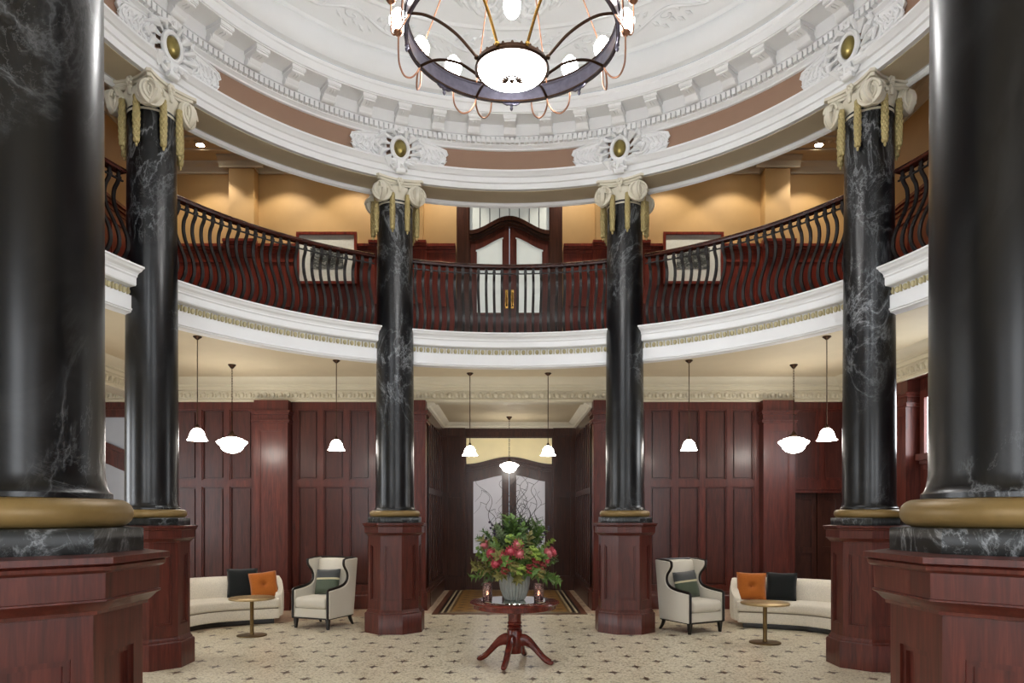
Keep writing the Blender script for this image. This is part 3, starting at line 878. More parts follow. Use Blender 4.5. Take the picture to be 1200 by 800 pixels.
rl = {0: 'curved railing section across the back, between the two rear columns and before the upstairs door',
      -45: 'curved railing section between the left middle column and the left rear column',
      45: 'curved railing section between the right rear column and the right middle column',
      -90: 'short visible railing piece at the far left, between the foreground and middle columns',
      90: 'short visible railing piece at the far right, between the middle and foreground columns'}
NB = 25
for ad, lab in rl.items():
    a = R_(ad); half = R_(22.5) - .29/4.65
    root = empty('balcony_railing', ring(a, BR, ZB+.02), -a, lab, 'railing', 'gallery railings')
    inv = (Matrix.Translation(ring(a, BR, ZB+.02)) @ Matrix.Rotation(-a, 4, 'Z')).inverted()
    def arc(r, z, e=0, n=40): return [ring(a - half - e + (2*half+2*e)*i/n, r, z) for i in range(n+1)]
    def sweep(profile, name, mat, n=40):
        mb = MB(); mb.M = inv
        k_ = len(profile); vs = []; fs = []
        for i in range(n+1):
            an = a - half + 2*half*i/n
            for (r, z) in profile: vs.append(ring(an, r, z))
        for i in range(n):
            for q in range(k_):
                w2 = (q+1) % k_; fs.append((i*k_+q, (i+1)*k_+q, (i+1)*k_+w2, i*k_+w2))
        fs.append(tuple(range(k_))); fs.append(tuple(n*k_+q for q in reversed(range(k_))))
        mb.add(vs, fs); return part(mb, name, mat, root)
    zr = ZB + 1.12
    sweep([(BR-.055,zr),(BR-.062,zr+.02),(BR-.05,zr+.05),(BR-.02,zr+.068),(BR+.02,zr+.068),(BR+.05,zr+.05),(BR+.062,zr+.02),(BR+.055,zr)], 'handrail', M['rail'])
    sweep([(BR-.012,ZB+1.03),(BR-.012,ZB+1.045),(BR+.012,ZB+1.045),(BR+.012,ZB+1.03)], 'flat_bar', M['iron'])
    sweep([(BR-.035,ZB+.02),(BR-.035,ZB+.05),(BR+.035,ZB+.05),(BR+.035,ZB+.02)], 'bottom_rail', M['iron'])
    for i in range(NB):
        an = a - half + 2*half*(i+.5)/NB
        o = bpy.data.objects.new('baluster', bmesh_); COL.objects.link(o); o.parent = root
        p = inv @ Vector(ring(an, BR, ZB+.04)); o.location = p; o.rotation_euler = (0, 0, -(an-a))

# ------------------------------------------------------------------ columns
def octa(mb, prof, mat=0):
    # prof (apothem, z); octagon with faces square to the room axes
    k_ = 1/math.cos(PI/8)
    mb.M = Matrix.Rotation(PI/8, 4, 'Z')
    mb.lathe([(r*k_, z) for r, z in prof], 8, mat=mat, capb=True, capt=True)
    mb.M = Matrix.Identity(4)
col = empty('marble_column', (0,0,0), 0, 'x', 'column', 'marble columns of the rotunda')
mb = MB(); octa(mb, [(.36,.34),(.36,1.50)])
tl = 2*.385*math.tan(PI/8)
for i in range(8):
    mb.M = Matrix.Rotation(i*PI/4, 4, 'Z')
    h = .385*math.tan(PI/8)
    mb.box(-h, -h+.065, -.385, -.355, .36, 1.50); mb.box(h-.065, h, -.385, -.355, .36, 1.50)
    mb.box(-h+.065, h-.065, -.385, -.355, 1.33, 1.50); mb.box(-h+.065, h-.065, -.385, -.355, .36, .50)
    k_ = .02
    for q in ((-h+.065,-h+.065+k_,.5,1.33),(h-.065-k_,h-.065,.5,1.33),(-h+.065+k_,h-.065-k_,.5,.5+k_),(-h+.065+k_,h-.065-k_,1.33-k_,1.33)):
        mb.box(q[0], q[1], -.374, -.355, q[2], q[3])
mb.M = Matrix.Identity(4)
part(mb, 'pedestal', M['wood'], col)
mb = MB(); octa(mb, [(.435,0),(.435,.29),(.425,.305),(.412,.31),(.41,.325),(.395,.345),(.39,.36),(.36,.37)])
part(mb, 'pedestal_base', M['wood'], col)
mb = MB(); octa(mb, [(.37,1.465),(.40,1.47),(.402,1.482),(.412,1.49),(.428,1.508),(.442,1.516),(.442,1.522),(.436,1.524),(.438,1.608),(.446,1.610),(.456,1.618),(.458,1.630),(.452,1.634),(.470,1.640),(.470,1.660),(.44,1.664),(.40,1.668)])
part(mb, 'pedestal_cap', M['wood'], col)
mb = MB(); octa(mb, [(.385,1.664),(.388,1.67),(.388,1.745),(.384,1.752),(.3,1.755)])
part(mb, 'plinth', M['plinth'], col)
mb = MB(); mb.lathe([(.30,1.752)] + [(.335+.052*math.cos(t), 1.803+.05*math.sin(t)) for t in [(-PI/2)+PI*i/12 for i in range(13)]] + [(.28,1.854)], 72)
part(mb, 'base_ring', M['gold'], col, 'gilded rounded ring at the foot')
mb = MB()
SH = [(.30,1.853),(.318,1.855),(.318,1.872),(.306,1.882),(.300,1.90),(.2935,1.94)]
for i in range(1, 13):
    q = i/12; SH.append((.2925 - .026*q**1.7, 1.94 + (6.50-1.94)*q))
SH += [(.275,6.51),(.28,6.53),(.275,6.55),(.27,6.56)]
mb.lathe(SH, 72); part(mb, 'shaft', M['marble'], col)
# capital (rotated to face the centre)
mb = MB()
mb.lathe([(.26,6.50),(.275,6.505),(.28,6.525),(.27,6.545),(.275,6.60),(.30,6.66),(.31,6.70),(.30,6.745),(.28,6.76)], 48)
def abacus(mb, s, z0, z1, dent):
    out = []
    for side in range(4):
        ro = Matrix.Rotation(side*PI/2, 2)
        for i in range(13):
            t = -1 + 2*i/12
            if abs(t) > .93: continue
            p = ro @ Vector((t*s, -(s - dent*(1-t*t)))); out.append((p.x, p.y))
    mb.poly(out, (z0, z1), 'z')
abacus(mb, .365, 6.80, 6.835, .10); abacus(mb, .395, 6.835, 6.868, .10); abacus(mb, .33, 6.77, 6.80, .08)
cap = part(mb, 'capital', M['ivory'], col, 'ivory scrolled capital')
vo = MB()
vo.M = Matrix.Rotation(PI/2, 4, 'X')
vo.lathe([(.0001,-.035),(.135,-.035),(.148,-.026),(.148,.026),(.135,.035),(.0001,.035)], 28)
vo.M = Matrix.Identity(4)
for sd in (-1, 1):
    p = []; rd = []
    for t in range(46):
        q = t/45; rho = .138*(1-.84*q); ph = 2.25*2*PI*q
        p.append((rho*math.cos(ph), sd*.043, rho*math.sin(ph))); rd.append(.0165*(1-.4*q))
    vo.tube(p, rd, 7); vo.ell((0, sd*.042, 0), (.024,.018,.024), 10, 6)
vo_me = vo.mesh('volute', [M['ivory']], 40)
ga = MB()
for i in range(15):
    z = -.035*i - .02; w_ = .044*(1 - .3*abs(i-7)/7) 
    for k_ in range(5):
        t = 2*PI*k_/5 + i*.63
        ga.ell((w_*.62*math.cos(t), w_*.62*math.sin(t), z), (.021,.021,.034), 6, 5)
ga.ell((0,0,-.56), (.016,.016,.03), 8, 5)
ga_me = ga.mesh('garland', [M['gilt']], 60)
fl = MB()
for k_ in range(6):
    t = 2*PI*k_/6; fl.ell((.034*math.cos(t), 0, .034*math.sin(t)), (.026,.02,.026), 8, 5)
fl.ell((0,-.015,0), (.022,.022,.022), 8, 6)
fl.box(-.018, .018, -.01, .03, -.16, -.03); fl.ell((0,-.005,-.12), (.03,.02,.05), 8, 6)
fl_me = fl.mesh('flower_boss', [M['ivory']], 50)
def sub(me, name, parent, loc, rz):
    o = bpy.data.objects.new(name, me); COL.objects.link(o); o.parent = parent; o.location = loc; o.rotation_euler = (0,0,rz); return o
for side in range(4):
    ro = Matrix.Rotation(side*PI/2, 3, 'Z')
    for s in (-1, 1):
        p = ro @ Vector((s*.262, -.285, 6.64)); sub(vo_me, 'volute', cap, p, side*PI/2 + s*R_(14))
        p = ro @ Vector((s*.115, -.315, 6.62)); o = sub(ga_me, 'garland', cap, p, 0); o['label'] = 'gilt hanging leaf garland'
    p = ro @ Vector((0, -.315, 6.82)); sub(fl_me, 'flower_boss', cap, p, side*PI/2)
cl = {-157.5: 'huge black marble column in the left foreground, cut off by the frame edge',
      157.5: 'huge black marble column in the right foreground, cut off by the frame edge',
      -67.5: 'black marble column in the middle distance left, right behind the left foreground one',
      67.5: 'black marble column in the middle distance right, just inside the right foreground one',
      -22.5: 'rear black marble column left of the flower table, beside the left armchair',
      22.5: 'rear black marble column right of the flower table, beside the right armchair'}
for i, (ad, lab) in enumerate(cl.items()):
    c = col if i == 0 else copy_tree(col)
    c['label'] = lab; a = R_(ad); c.location = ring(a, RC, 0)
    for ch in children(c):
        if ch.name.startswith('capital'): ch.rotation_euler = (0, 0, -a)
        if ch.name.startswith('shaft'): ch.rotation_euler = (0, 0, i*1.7)

# ------------------------------------------------------------------ chandelier
ch = empty('chandelier', (.008, CY, 6.02), 0, 'big ring chandelier with frosted lamps and a central glowing bowl under the dome', 'chandelier')
ZR = .26   # ring bottom, relative
mb = MB(); mb.lathe([(.985,ZR),(1.0,ZR-.006),(1.012,ZR),(1.012,ZR+.02),(1.004,ZR+.025),(1.004,ZR+.145),(1.012,ZR+.15),(1.012,ZR+.17),(.985,ZR+.17),(.985,ZR+.15),(.992,ZR+.145),(.992,ZR+.025),(.985,ZR+.02)], 96, loop=True)
rg = part(mb, 'ring_band', M['pewter'], ch, 'dark metal hoop')
mb = MB()
for z in (ZR+.0, ZR+.165): mb.lathe([(.98,z),(1.018,z),(1.018,z+.016),(.98,z+.016)], 96, loop=True)
part(mb, 'hoop_edge', M['bronze'], rg)
RB = .325
mb = MB(); prof = [(.0001, -.105)] + [(RB*math.sin(t), -.105 + .105*(1-math.cos(t))/1.0) for t in [PI/2*i/14 for i in range(1, 15)]]
mb.lathe(prof, 56); bw = part(mb, 'glass_bowl', M['bowl'], ch, 'white glowing glass bowl')
mb = MB(); mb.lathe([(RB-.01,-.012),(RB+.018,-.02),(RB+.028,0),(RB+.022,.035),(RB-.01,.04)], 64, loop=True)
for i in range(24):
    t = 2*PI*i/24; mb.ell((RB*math.sin(t), RB*math.cos(t), .05), (.014,.014,.016), 6, 5)
part(mb, 'bowl_rim', M['bronze'], bw)
mb = MB(); mb.lathe([(.0001,-.135),(.014,-.125),(.022,-.115),(.016,-.107),(.03,-.102),(.0001,-.1)], 16)
for i in range(11):
    t = PI + (i-5)*.36
    mb.tube([(.04*math.sin(t), .04*math.cos(t), -.112), (.08*math.sin(t), .08*math.cos(t), -.111), (.125*math.sin(t), .125*math.cos(t), -.105)], [.006,.010,.004], 6)
part(mb, 'finial', M['bronze'], bw)
def pol(r, t, z): return (r*math.sin(t), r*math.cos(t), z)
for i in range(8):
    t = R_(22.5 + 45*i)
    mb = MB()
    pts = cat([pol(.99,t,ZR+.01), pol(.85,t,ZR+.03), pol(.70,t,ZR+.0), pol(.55,t,ZR-.07), pol(.43,t,ZR-.165), pol(.345,t,.02)], 5)
    mb.tube(pts, .014, 8)
    mb.ell(pol(.36,t,.03), (.024,.024,.024), 8, 6)
    part(mb, 'rib', M['brass' if i in (3,4) else 'bronze'], ch)
for i in range(8):
    t = R_(45*i)
    mb = MB(); c0 = pol(1.0, t, ZR-.01)
    mb.M = Matrix.Translation(c0) @ Matrix.Rotation(-t, 4, 'Z')
    mb.lathe([(.0001,-.085),(.010,-.075),(.018,-.055),(.012,-.035),(.022,-.02),(.012,-.005),(.02,.0)], 12)
    for s in (-1, 1): mb.tube([(0,0,-.005),(s*.05,0,-.012),(s*.085,0,.004),(s*.075,0,.022)], [.012,.013,.012,.006], 7)
    part(mb, 'drop_finial', M['pewter'], ch)
def arm_mesh(sg):
    arm = MB(); dl = sg*R_(11.25)
    def ap(q, r, z): return (r*math.sin(dl*q), r*math.cos(dl*q), z)
    arm.tube(cat([ap(1,1.0,ZR+.0), ap(.95,1.03,ZR-.055), ap(.72,1.07,ZR-.12), ap(.4,1.11,ZR-.13), ap(.1,1.132,ZR-.06), ap(0,1.135,ZR+.05), ap(0,1.135,ZR+.22)], 5), .009, 8)
    arm.lathe([(.008,ZR+.2),(.03,ZR+.215),(.045,ZR+.235),(.048,ZR+.25),(.03,ZR+.255)], 16, cy=1.135)
    return arm.mesh('lamp_arm', [M['copper']], 40)
arm_mes = (arm_mesh(1), arm_mesh(-1))
gl = MB()
gl.lathe([(.0001,0),(.04,.004),(.072,.035),(.09,.085),(.088,.13),(.07,.17),(.042,.195),(.038,.21)], 20)
gl_me = gl.mesh('lamp_globe', [M['lamp']], 60)
for i in range(16):
    t = R_(11.25 + 22.5*i)
    o = sub(arm_mes[i % 2], 'lamp_arm', ch, (0,0,0), -t)
    sub(gl_me, 'lamp_globe', o, (0, 1.135, ZR+.25), 0)['label'] = 'lit frosted glass lamp'
for i in range(8):
    t = R_(22.5 + 45*i); mb = MB()
    mb.tube([pol(.98,t,ZR+.16), pol(.14,t,2.2)], .0075, 6); part(mb, 'hanging_rod', M['copper'], ch)
mb = MB(); mb.lathe([(.0001,2.12),(.06,2.14),(.15,2.18),(.16,2.22),(.08,2.3),(.025,2.36),(.02,3.3),(.09,3.45),(.1,3.53),(.0001,3.53)], 24)
part(mb, 'hanging_stem', M['bronze'], ch)
mb = MB(); mb.lathe([(.0001,.5),(.045,.505),(.07,.54),(.085,.6),(.075,.66),(.04,.69),(.03,.72)], 20)
o = part(mb, 'centre_lamp', M['lamp'], ch); 
mb = MB(); mb.tube([(0,0,.7),(0,0,2.15)], .01, 8); part(mb, 'centre_stem', M['copper'], o)

# ------------------------------------------------------------------ pendants
def pendant_bell(x, y, lab):
    zc = ZC
    r = empty('pendant_light', (x, y, 2.86), 0, lab, 'pendant light', 'bell pendants under the gallery')
    H = zc - 2.86
    mb = MB(); mb.lathe([(.0001,H),(.06,H),(.062,H-.012),(.04,H-.03),(.014,H-.05),(.0001,H-.05)], 20); part(mb, 'canopy', M['bronze'], r)
    mb = MB(); mb.tube([(0,0,H-.04),(0,0,.2)], .007, 8); part(mb, 'rod', M['bronze'], r)
    mb = MB()
    f = lambda a, z: 1 + (.035*math.cos(12*a) if z < .03 else 0)
    mb.lathe([(.14,0),(.118,.03),(.105,.07),(.092,.115),(.07,.15),(.04,.172),(.03,.178)], 48, rfun=f); part(mb, 'glass_shade', M['shade'], r, 'glowing white glass bell shade')
    mb = MB(); mb.lathe([(.036,.17),(.036,.195),(.02,.21),(.012,.235),(.0001,.235)], 16); part(mb, 'socket_cap', M['bronze'], r)
    return r
for x, y, lab in ((-4.51,10.34,'bell pendant on a thin rod, leftmost, close to the left middle column'),
                  (-2.89,11.95,'bell pendant on a thin rod above the left armchair'),
                  (-.72,13.03,'bell pendant on a thin rod before the alcove, left of the alcove bowl'),
                  (.70,13.03,'bell pendant on a thin rod before the alcove, right of the alcove bowl'),
                  (2.99,11.95,'bell pendant on a thin rod above the right armchair'),
                  (4.57,10.34,'bell pendant on a thin rod, rightmost, touching the right middle column edge')):
    pendant_bell(x, y, lab)
def pendant_bowl(x, y, zc, zb, s, lab):
    r = empty('bowl_pendant', (x, y, zb), 0, lab, 'pendant light', 'schoolhouse bowl pendants')
    H = zc - zb
    mb = MB(); mb.lathe([(.0001,H),(.066,H),(.066,H-.015),(.045,H-.04),(.02,H-.07),(.0001,H-.075)], 20); part(mb, 'canopy', M['bronze'], r)
    mb = MB(); n = int((H-.36*s)/.045)
    for i in range(n):
        z = .36*s + (H-.07-.36*s)*(i+.5)/n
        pts = [((.011*math.cos(t) if i % 2 else 0), (0 if i % 2 else .011*math.cos(t)), z+.03*math.sin(t)) for t in [2*PI*k/10 for k in range(10)]]
        mb.tube(pts, .0035, 5, closed=True)
    part(mb, 'chain', M['bronze'], r)
    mb = MB(); mb.lathe([(q*s, z*s) for q, z in [(.0001,0),(.06,.008),(.13,.035),(.175,.08),(.19,.12),(.245,.175),(.255,.195),(.225,.215),(.19,.225),(.16,.25),(.09,.27),(.06,.28)]], 40); part(mb, 'glass_bowl', M['shade'], r, 'glowing stepped glass bowl')
    mb = MB(); mb.lathe([(.07*s,.275*s),(.07*s,.31*s),(.04*s,.335*s),(.015,.38*s),(.0001,.38*s)], 20); part(mb, 'bowl_cap', M['bronze'], r)
pendant_bowl(-4.76, 12.29, ZC, 2.84, 1.0, 'stepped glass bowl pendant on a chain above the left sofa')
pendant_bowl(4.87, 12.29, ZC, 2.84, 1.0, 'stepped glass bowl pendant on a chain above the right sofa')
pendant_bowl(.0, 15.84, AZ, 2.71, .84, 'stepped glass bowl pendant on a chain inside the middle alcove')

# gallery downlights
dl = {-5.55: 'recessed ceiling downlight on the gallery beside the left middle column capital', 5.55: 'recessed ceiling downlight on the gallery beside the right middle column capital',
      -4.2: 'recessed gallery downlight washing the wall over the left picture, left one', 4.2: 'recessed gallery downlight washing the wall over the right picture, right one',
      -2.95: 'recessed gallery downlight washing the wall over the left picture, right one', 2.95: 'recessed gallery downlight washing the wall over the right picture, left one',
      -1.2: 'recessed gallery downlight left of the upstairs door', 1.2: 'recessed gallery downlight right of the upstairs door'}
for x, lab in dl.items():
    y = 12.86
    r = empty('downlight', (x, y, ZU), 0, lab, 'downlight', 'gallery downlights')
    mb = MB(); mb.lathe([(.07,0),(.095,0),(.095,-.012),(.085,-.016),(.07,-.008)], 24, loop=True); part(mb, 'trim_ring', M['brass'], r)
    mb = MB(); mb.lathe([(.0001,-.006),(.07,-.006)], 24); part(mb, 'lens', M['spot'], r)
    L = bpy.data.lights.new('downlight_beam', 'SPOT'); L.energy = 78; L.color = (1,.91,.76); L.spot_size = R_(100); L.spot_blend = .35; L.shadow_soft_size = .05
    o = bpy.data.objects.new('downlight_beam', L); COL.objects.link(o); o.parent = r; o.location = (0, 0, -.03); o.rotation_euler = (R_(8), 0, 0)

# ------------------------------------------------------------------ pictures upstairs
def picture(x, lab):
    W, H = 1.13, .97
    r = empty('framed_picture', (x, D-.012, 6.10), 0, lab, 'picture', 'framed photographs on the gallery wall')
    mb = MB(); f = .05
    for q in ((-W/2,-W/2+f,0,H),(W/2-f,W/2,0,H),(-W/2+f,W/2-f,0,f),(-W/2+f,W/2-f,H-f,H)): mb.box(q[0], q[1], -.20, -.145, q[2], q[3])
    part(mb, 'picture_frame', M['wood_red'], r)
    mb = MB(); mb.box(-W/2+f, W/2-f, -.165, -.15, f, H-f); part(mb, 'mat_board', M['mat'], r)
    mb = MB(); mb.box(-.31, .31, -.172, -.166, .29, .68); part(mb, 'photo_print', M['print'], r)
M['mat'] = plain('mat_board', srgb(226,226,216), .6)
t = NT('old_photograph'); n1 = t.noise(t.co((6,1,9)), 2.2, 6, .6, .7)
M['print'] = t.set(t.ramp(n1, [(.34, srgb(34,36,36)), (.5, srgb(70,74,72)), (.62, srgb(160,162,156)), (.75, srgb(110,112,108))]), .4)
picture(-3.42, 'framed monochrome photograph on the gallery wall left of the upstairs door')
picture(3.44, 'framed monochrome photograph on the gallery wall right of the upstairs door')

# ------------------------------------------------------------------ armchairs
def armchair():
    r = empty('wing_armchair', (0,0,0), 0, 'x', 'armchair', 'wing armchairs')
    W = .33
    mb = MB(); mb.rbox((0,-.02,.245), (.60,.66,.15), .02); part(mb, 'seat_base', M['linen'], r)
    mb = MB(); mb.rbox((0,-.06,.405), (.585,.62,.17), .05, puff=.012); part(mb, 'seat_cushion', M['linen'], r)
    # back: slanted cushion
    mb = MB(); mb.M = Matrix.Translation((0,.265,.74)) @ Matrix.Rotation(R_(-9), 4, 'X')
    mb.rbox((0,0,0), (.60,.12,.66), .04, puff=.015); part(mb, 'backrest', M['linen'], r)
    top = cat([(-.345,.60),(-.20,.612),(-.05,.628),(.08,.66),(.155,.72),(.175,.80),(.145,.88),(.085,.945),(.05,1.0),(.055,1.065)], 4)
    out = [(.31,.17),(-.345,.17)] + top + [(.39,1.085),(.375,.8),(.34,.4)]
    for s in (-1, 1):
        mb = MB(); xa, xb = sorted((s*.295, s*.36))
        # flare the wings outwards a little with height
        mb.poly(out, (xa, xb), 'x')
        mb.v = [(x + s*max(0, z-.7)*.06, y, z) for x, y, z in mb.v]
        o = part(mb, 'side_wing', M['linen'], r)
        bv = o.modifiers.new('soft', 'BEVEL'); bv.width = .012; bv.segments = 2; bv.limit_method = 'ANGLE'
        mb = MB()
        path = [(s*.33, -.35, .17), (s*.33, -.352, .45)] + [(s*(.33 + max(0, z-.7)*.06), y-.006, z+.006) for y, z in top]
        mb.tube(path, .02, 8, flat=(1.7, .8)); part(mb, 'wood_trim', M['ebony'], r)
    mb = MB()
    mb.box(-.345, .345, -.35, -.33, .155, .18); mb.box(-.345, .345, .29, .31, .155, .18)
    for s in (-1, 1): xa, xb = sorted((s*.325, s*.345)); mb.box(xa, xb, -.35, .31, .155, .18)
    mb.box(-.33, .33, -.33, .29, .16, .175)
    part(mb, 'apron', M['ebony'], r)
    mb = MB(); mb.tube([(-.35,.375,1.088),(0,.378,1.088),(.35,.375,1.088)], .014, 8); mb.tube([(-.34,.06,1.07),(-.34,.2,1.09),(-.34,.375,1.088)], .014, 8); mb.tube([(.34,.06,1.07),(.34,.2,1.09),(.34,.375,1.088)], .014, 8); part(mb, 'top_trim', M['ebony'], r)
    for s in (-1, 1):
        mb = MB(); mb.frustum((s*.305,-.31,0), (.034,.034), (s*.30,-.31,.17), (.062,.062)); part(mb, 'leg', M['ebony'], r)
        mb = MB(); pts = cat([(s*.30,.27,.165),(s*.305,.285,.10),(s*.31,.32,.04),(s*.315,.35,.0)], 3)
        mb.tube(pts, [.032-.014*i/(len(pts)-1) for i in range(len(pts))], 8); part(mb, 'leg', M['ebony'], r)
    return r
def pillow_mesh(mb, w, h, t, n=14, tuft=None, seamy=None):
    for sd in (-1, 1):
        vs = []; fs = []
        for i in range(n+1):
            for j in range(n+1):
                u, v = -1+2*i/n, -1+2*j/n
                k_ = (1-u**4)*(1-v**4)
                d = t/2*(k_**.5)
                px = u*w/2*(1-.07*(1-v*v)*abs(u)**3*0 - .05*(1-abs(v))*abs(u)) ; pz = v*h/2*(1 - .05*(1-abs(u))*abs(v))
                if tuft:
                    for tx, tz in tuft: d -= t*.42*math.exp(-((u-tx)**2+(v-tz)**2)/.03)
                vs.append((px, sd*d, pz))
        for i in range(n):
            for j in range(n):
                f = (i*(n+1)+j, (i+1)*(n+1)+j, (i+1)*(n+1)+j+1, i*(n+1)+j+1)
                mid = -1 + 2*(j+.5)/n
                m_ = 0
                if seamy is not None: m_ = 0 if mid < seamy[0] else (1 if mid < seamy[1] else 2)
                b_ = len(mb.v)
                mb.add([vs[q] for q in f], [(0,1,2,3) if sd < 0 else (3,2,1,0)], m_)
chair = armchair()
chair.location = (-2.99, 11.53, 0); chair.rotation_euler = (0, 0, R_(-22)); chair['label'] = 'pale wing armchair with black trim, left of the flower table beside the left rear column'
ch2 = copy_tree(chair)
ch2.location = (2.80, 11.10, 0); ch2.rotation_euler = (0, 0, R_(28)); ch2['label'] = 'pale wing armchair with black trim, right of the flower table beside the right rear column'
def lumbar(c, lab):
    mb = MB(); pillow_mesh(mb, .46, .42, .15, 14, None, (.18, .30))
    o = mb.build('lumbar_pillow', [M['green_cloth'], M['cream_cloth'], M['slate_cloth']], angle=70)
    tag(o, lab, 'cushion', 'green and slate lumbar pillows', 'thing')
    o.matrix_world = Matrix.Translation(c.location) @ Matrix.Rotation(c.rotation_euler.z, 4, 'Z') @ Matrix.Translation((0, .10, .70)) @ Matrix.Rotation(R_(-14), 4, 'X') @ Matrix.Rotation(R_(-3), 4, 'Y')
    return o
lumbar(chair, 'green and slate pillow with a cream stripe on the left armchair'); lumbar(ch2, 'green and slate pillow with a cream stripe on the right armchair')

# ------------------------------------------------------------------ sofas
def sofa(front, sgn, lab):
    P = cat(front, 8)
    # resample
    N = len(P)
    cx = sum(p[0] for p in P)/N; cy = sum(p[1] for p in P)/N
    r = empty('curved_sofa', (cx, cy, 0), 0, lab, 'sofa', 'curved boucle sofas')
    fr = []
    for i in range(N):
        a_, b_ = P[max(i-1,0)], P[min(i+1,N-1)]
        d = Vector((b_[0]-a_[0], b_[1]-a_[1])).normalized()
        nb = Vector((d.y, -d.x)) * sgn      # towards the back
        fr.append((Vector(P[i]) - Vector((cx, cy)), d, nb))
    def sweep(sec, name, mat, e0=0.0, e1=0.0, rnd=.06, shrink=.25, angle=40):
        # sec: closed polygon of (offset back, z); ends rounded
        so = sum(p[0] for p in sec)/len(sec); sz = sum(p[1] for p in sec)/len(sec)
        mb = MB(); rows = []
        def row(k, ext, sc):
            p, d, nb = fr[k]
            return [tuple(p + d*ext + nb*(so+(o-so)*sc)) + (sz+(z-sz)*sc,) for o, z in sec]
        for t in range(5):
            q = t/4; rows.append(row(0, -e0 + rnd*(1-math.cos(q*PI/2)) - 0, 1-shrink*(1-math.sin(q*PI/2))))
        for i in range(1, N-1): rows.append(row(i, 0, 1))
        for t in range(5):
            q = 1-t/4; rows.append(row(N-1, e1 - rnd*(1-math.cos(q*PI/2)), 1-shrink*(1-math.sin(q*PI/2))))
        k_ = len(sec); vs = [v for rw in rows for v in rw]; fs = []
        for i in range(len(rows)-1):
            for q in range(k_):
                w2 = (q+1) % k_; fs.append((i*k_+q, (i+1)*k_+q, (i+1)*k_+w2, i*k_+w2))
        fs.append(tuple(range(k_))); fs.append(tuple((len(rows)-1)*k_+q for q in reversed(range(k_))))
        mb.add(vs, fs); return part(mb, name, mat, r, angle=angle)
    def rr(o0, o1, z0, z1, rad):
        out = []
        for (cx_, cz_, a0) in ((o1-rad, z0+rad, -90), (o1-rad, z1-rad, 0), (o0+rad, z1-rad, 90), (o0+rad, z0+rad, 180)):
            for k in range(5):
                t = R_(a0 + 90*k/4); out.append((cx_+rad*math.cos(t), cz_+rad*math.sin(t)))
        return out
    sweep(rr(.0,.80,.085,.25,.02), 'base', M['boucle'], .05, .05, .08, .1)
    sweep(rr(-.015,.66,.262,.415,.045), 'seat_cushion', M['boucle'], .06, .06, .09, .12)
    sweep(rr(.01,.6,.248,.264,.006), 'seam', M['seam'], .03, .03, .03, .1)
    sweep([(.60,.25),(.82,.25),(.85,.40),(.865,.55),(.86,.66),(.83,.72),(.77,.75),(.70,.745),(.645,.71),(.61,.64),(.585,.52),(.58,.40)], 'backrest', M['boucle'], .10, .10, .14, .45)
    sweep(rr(.07,.72,.0,.09,.01), 'plinth', M['ebony'], -.03, -.03, .02, .05)
    # rounded arms: the back wraps forward at each end
    for k, sg in ((0, -1), (N-1, 1)):
        p, d, nb = fr[k]
        mb = MB()
        c = p + d*(sg*.075)
        pts = cat([tuple(c + nb*.72 + d*(sg*.02)) + (.50,), tuple(c + nb*.50 + d*(sg*.035)) + (.48,), tuple(c + nb*.30 + d*(sg*.02)) + (.42,), tuple(c + nb*.14 - d*(sg*.03)) + (.34,)], 4)
        n_ = len(pts)
        sec = []; vs = []; fs = []
        for i, q in enumerate(pts):
            f_ = i/(n_-1); top = .74 - .30*f_**1.3; hw = .085 - .02*f_
            for t in range(14):
                an = 2*PI*t/14
                zz = (.1+top)/2 + (top-.1)/2*max(-1, min(1, 1.25*math.sin(an)))*(.98)
                off = hw*max(-1, min(1, 1.25*math.cos(an)))
                vs.append((q[0] + d.x*off, q[1] + d.y*off, zz))
        for i in range(n_-1):
            for t in range(14):
                w2 = (t+1) % 14; fs.append((i*14+t, (i+1)*14+t, (i+1)*14+w2, i*14+w2))
        fs.append(tuple(range(14))); fs.append(tuple((n_-1)*14+t for t in reversed(range(14))))
        mb.add(vs, fs); part(mb, 'arm', M['boucle'], r, angle=60)
    return r
sofa([(-3.82,11.76),(-4.25,11.53),(-4.66,11.25),(-4.86,10.85),(-4.98,10.3)], 1, 'cream curved sofa on the left, half hidden by the left middle pedestal')
sofa([(3.64,11.30),(4.10,11.13),(4.50,10.92),(4.74,10.58),(4.90,10.1)], -1, 'cream curved sofa on the right, half hidden by the right middle pedestal')
def cushion(x, y, z, rz, tilt, w, mat, lab, name, grp, tuft=None, roll=0):
    mb = MB(); pillow_mesh(mb, w, w, .17, 16, tuft)
    if tuft:
        for sd in (-1, 1): mb.ell((tuft[0][0]*w/2, sd*.03, tuft[0][1]*w/2), (.014,.01,.014), 8, 5)
    o = mb.build(name, M[mat], angle=70); tag(o, lab, 'cushion', grp, 'thing')
    o.matrix_world = Matrix.Translation((x, y, z)) @ Matrix.Rotation(rz, 4, 'Z') @ Matrix.Rotation(tilt, 4, 'X') @ Matrix.Rotation(roll, 4, 'Y')
cushion(-4.48, 12.02, .645, R_(24), R_(-16), .49, 'black_cloth', 'black square cushion leaning on the left sofa beside the orange one', 'throw_cushion', 'sofa cushions')
cushion(-4.11, 11.98, .615, R_(22), R_(-20), .45, 'orange_cloth', 'orange buttoned cushion on the left sofa above the round table', 'throw_cushion', 'sofa cushions', [(0,0)], R_(-6))
cushion(3.92, 11.63, .625, R_(-14), R_(-18), .46, 'orange_cloth', 'orange buttoned cushion on the right sofa above the round table', 'throw_cushion', 'sofa cushions', [(0,0)], R_(1))
cushion(4.38, 11.56, .625, R_(-28), R_(-16), .47, 'black_cloth', 'black square cushion on the right sofa behind the orange one', 'throw_cushion', 'sofa cushions')

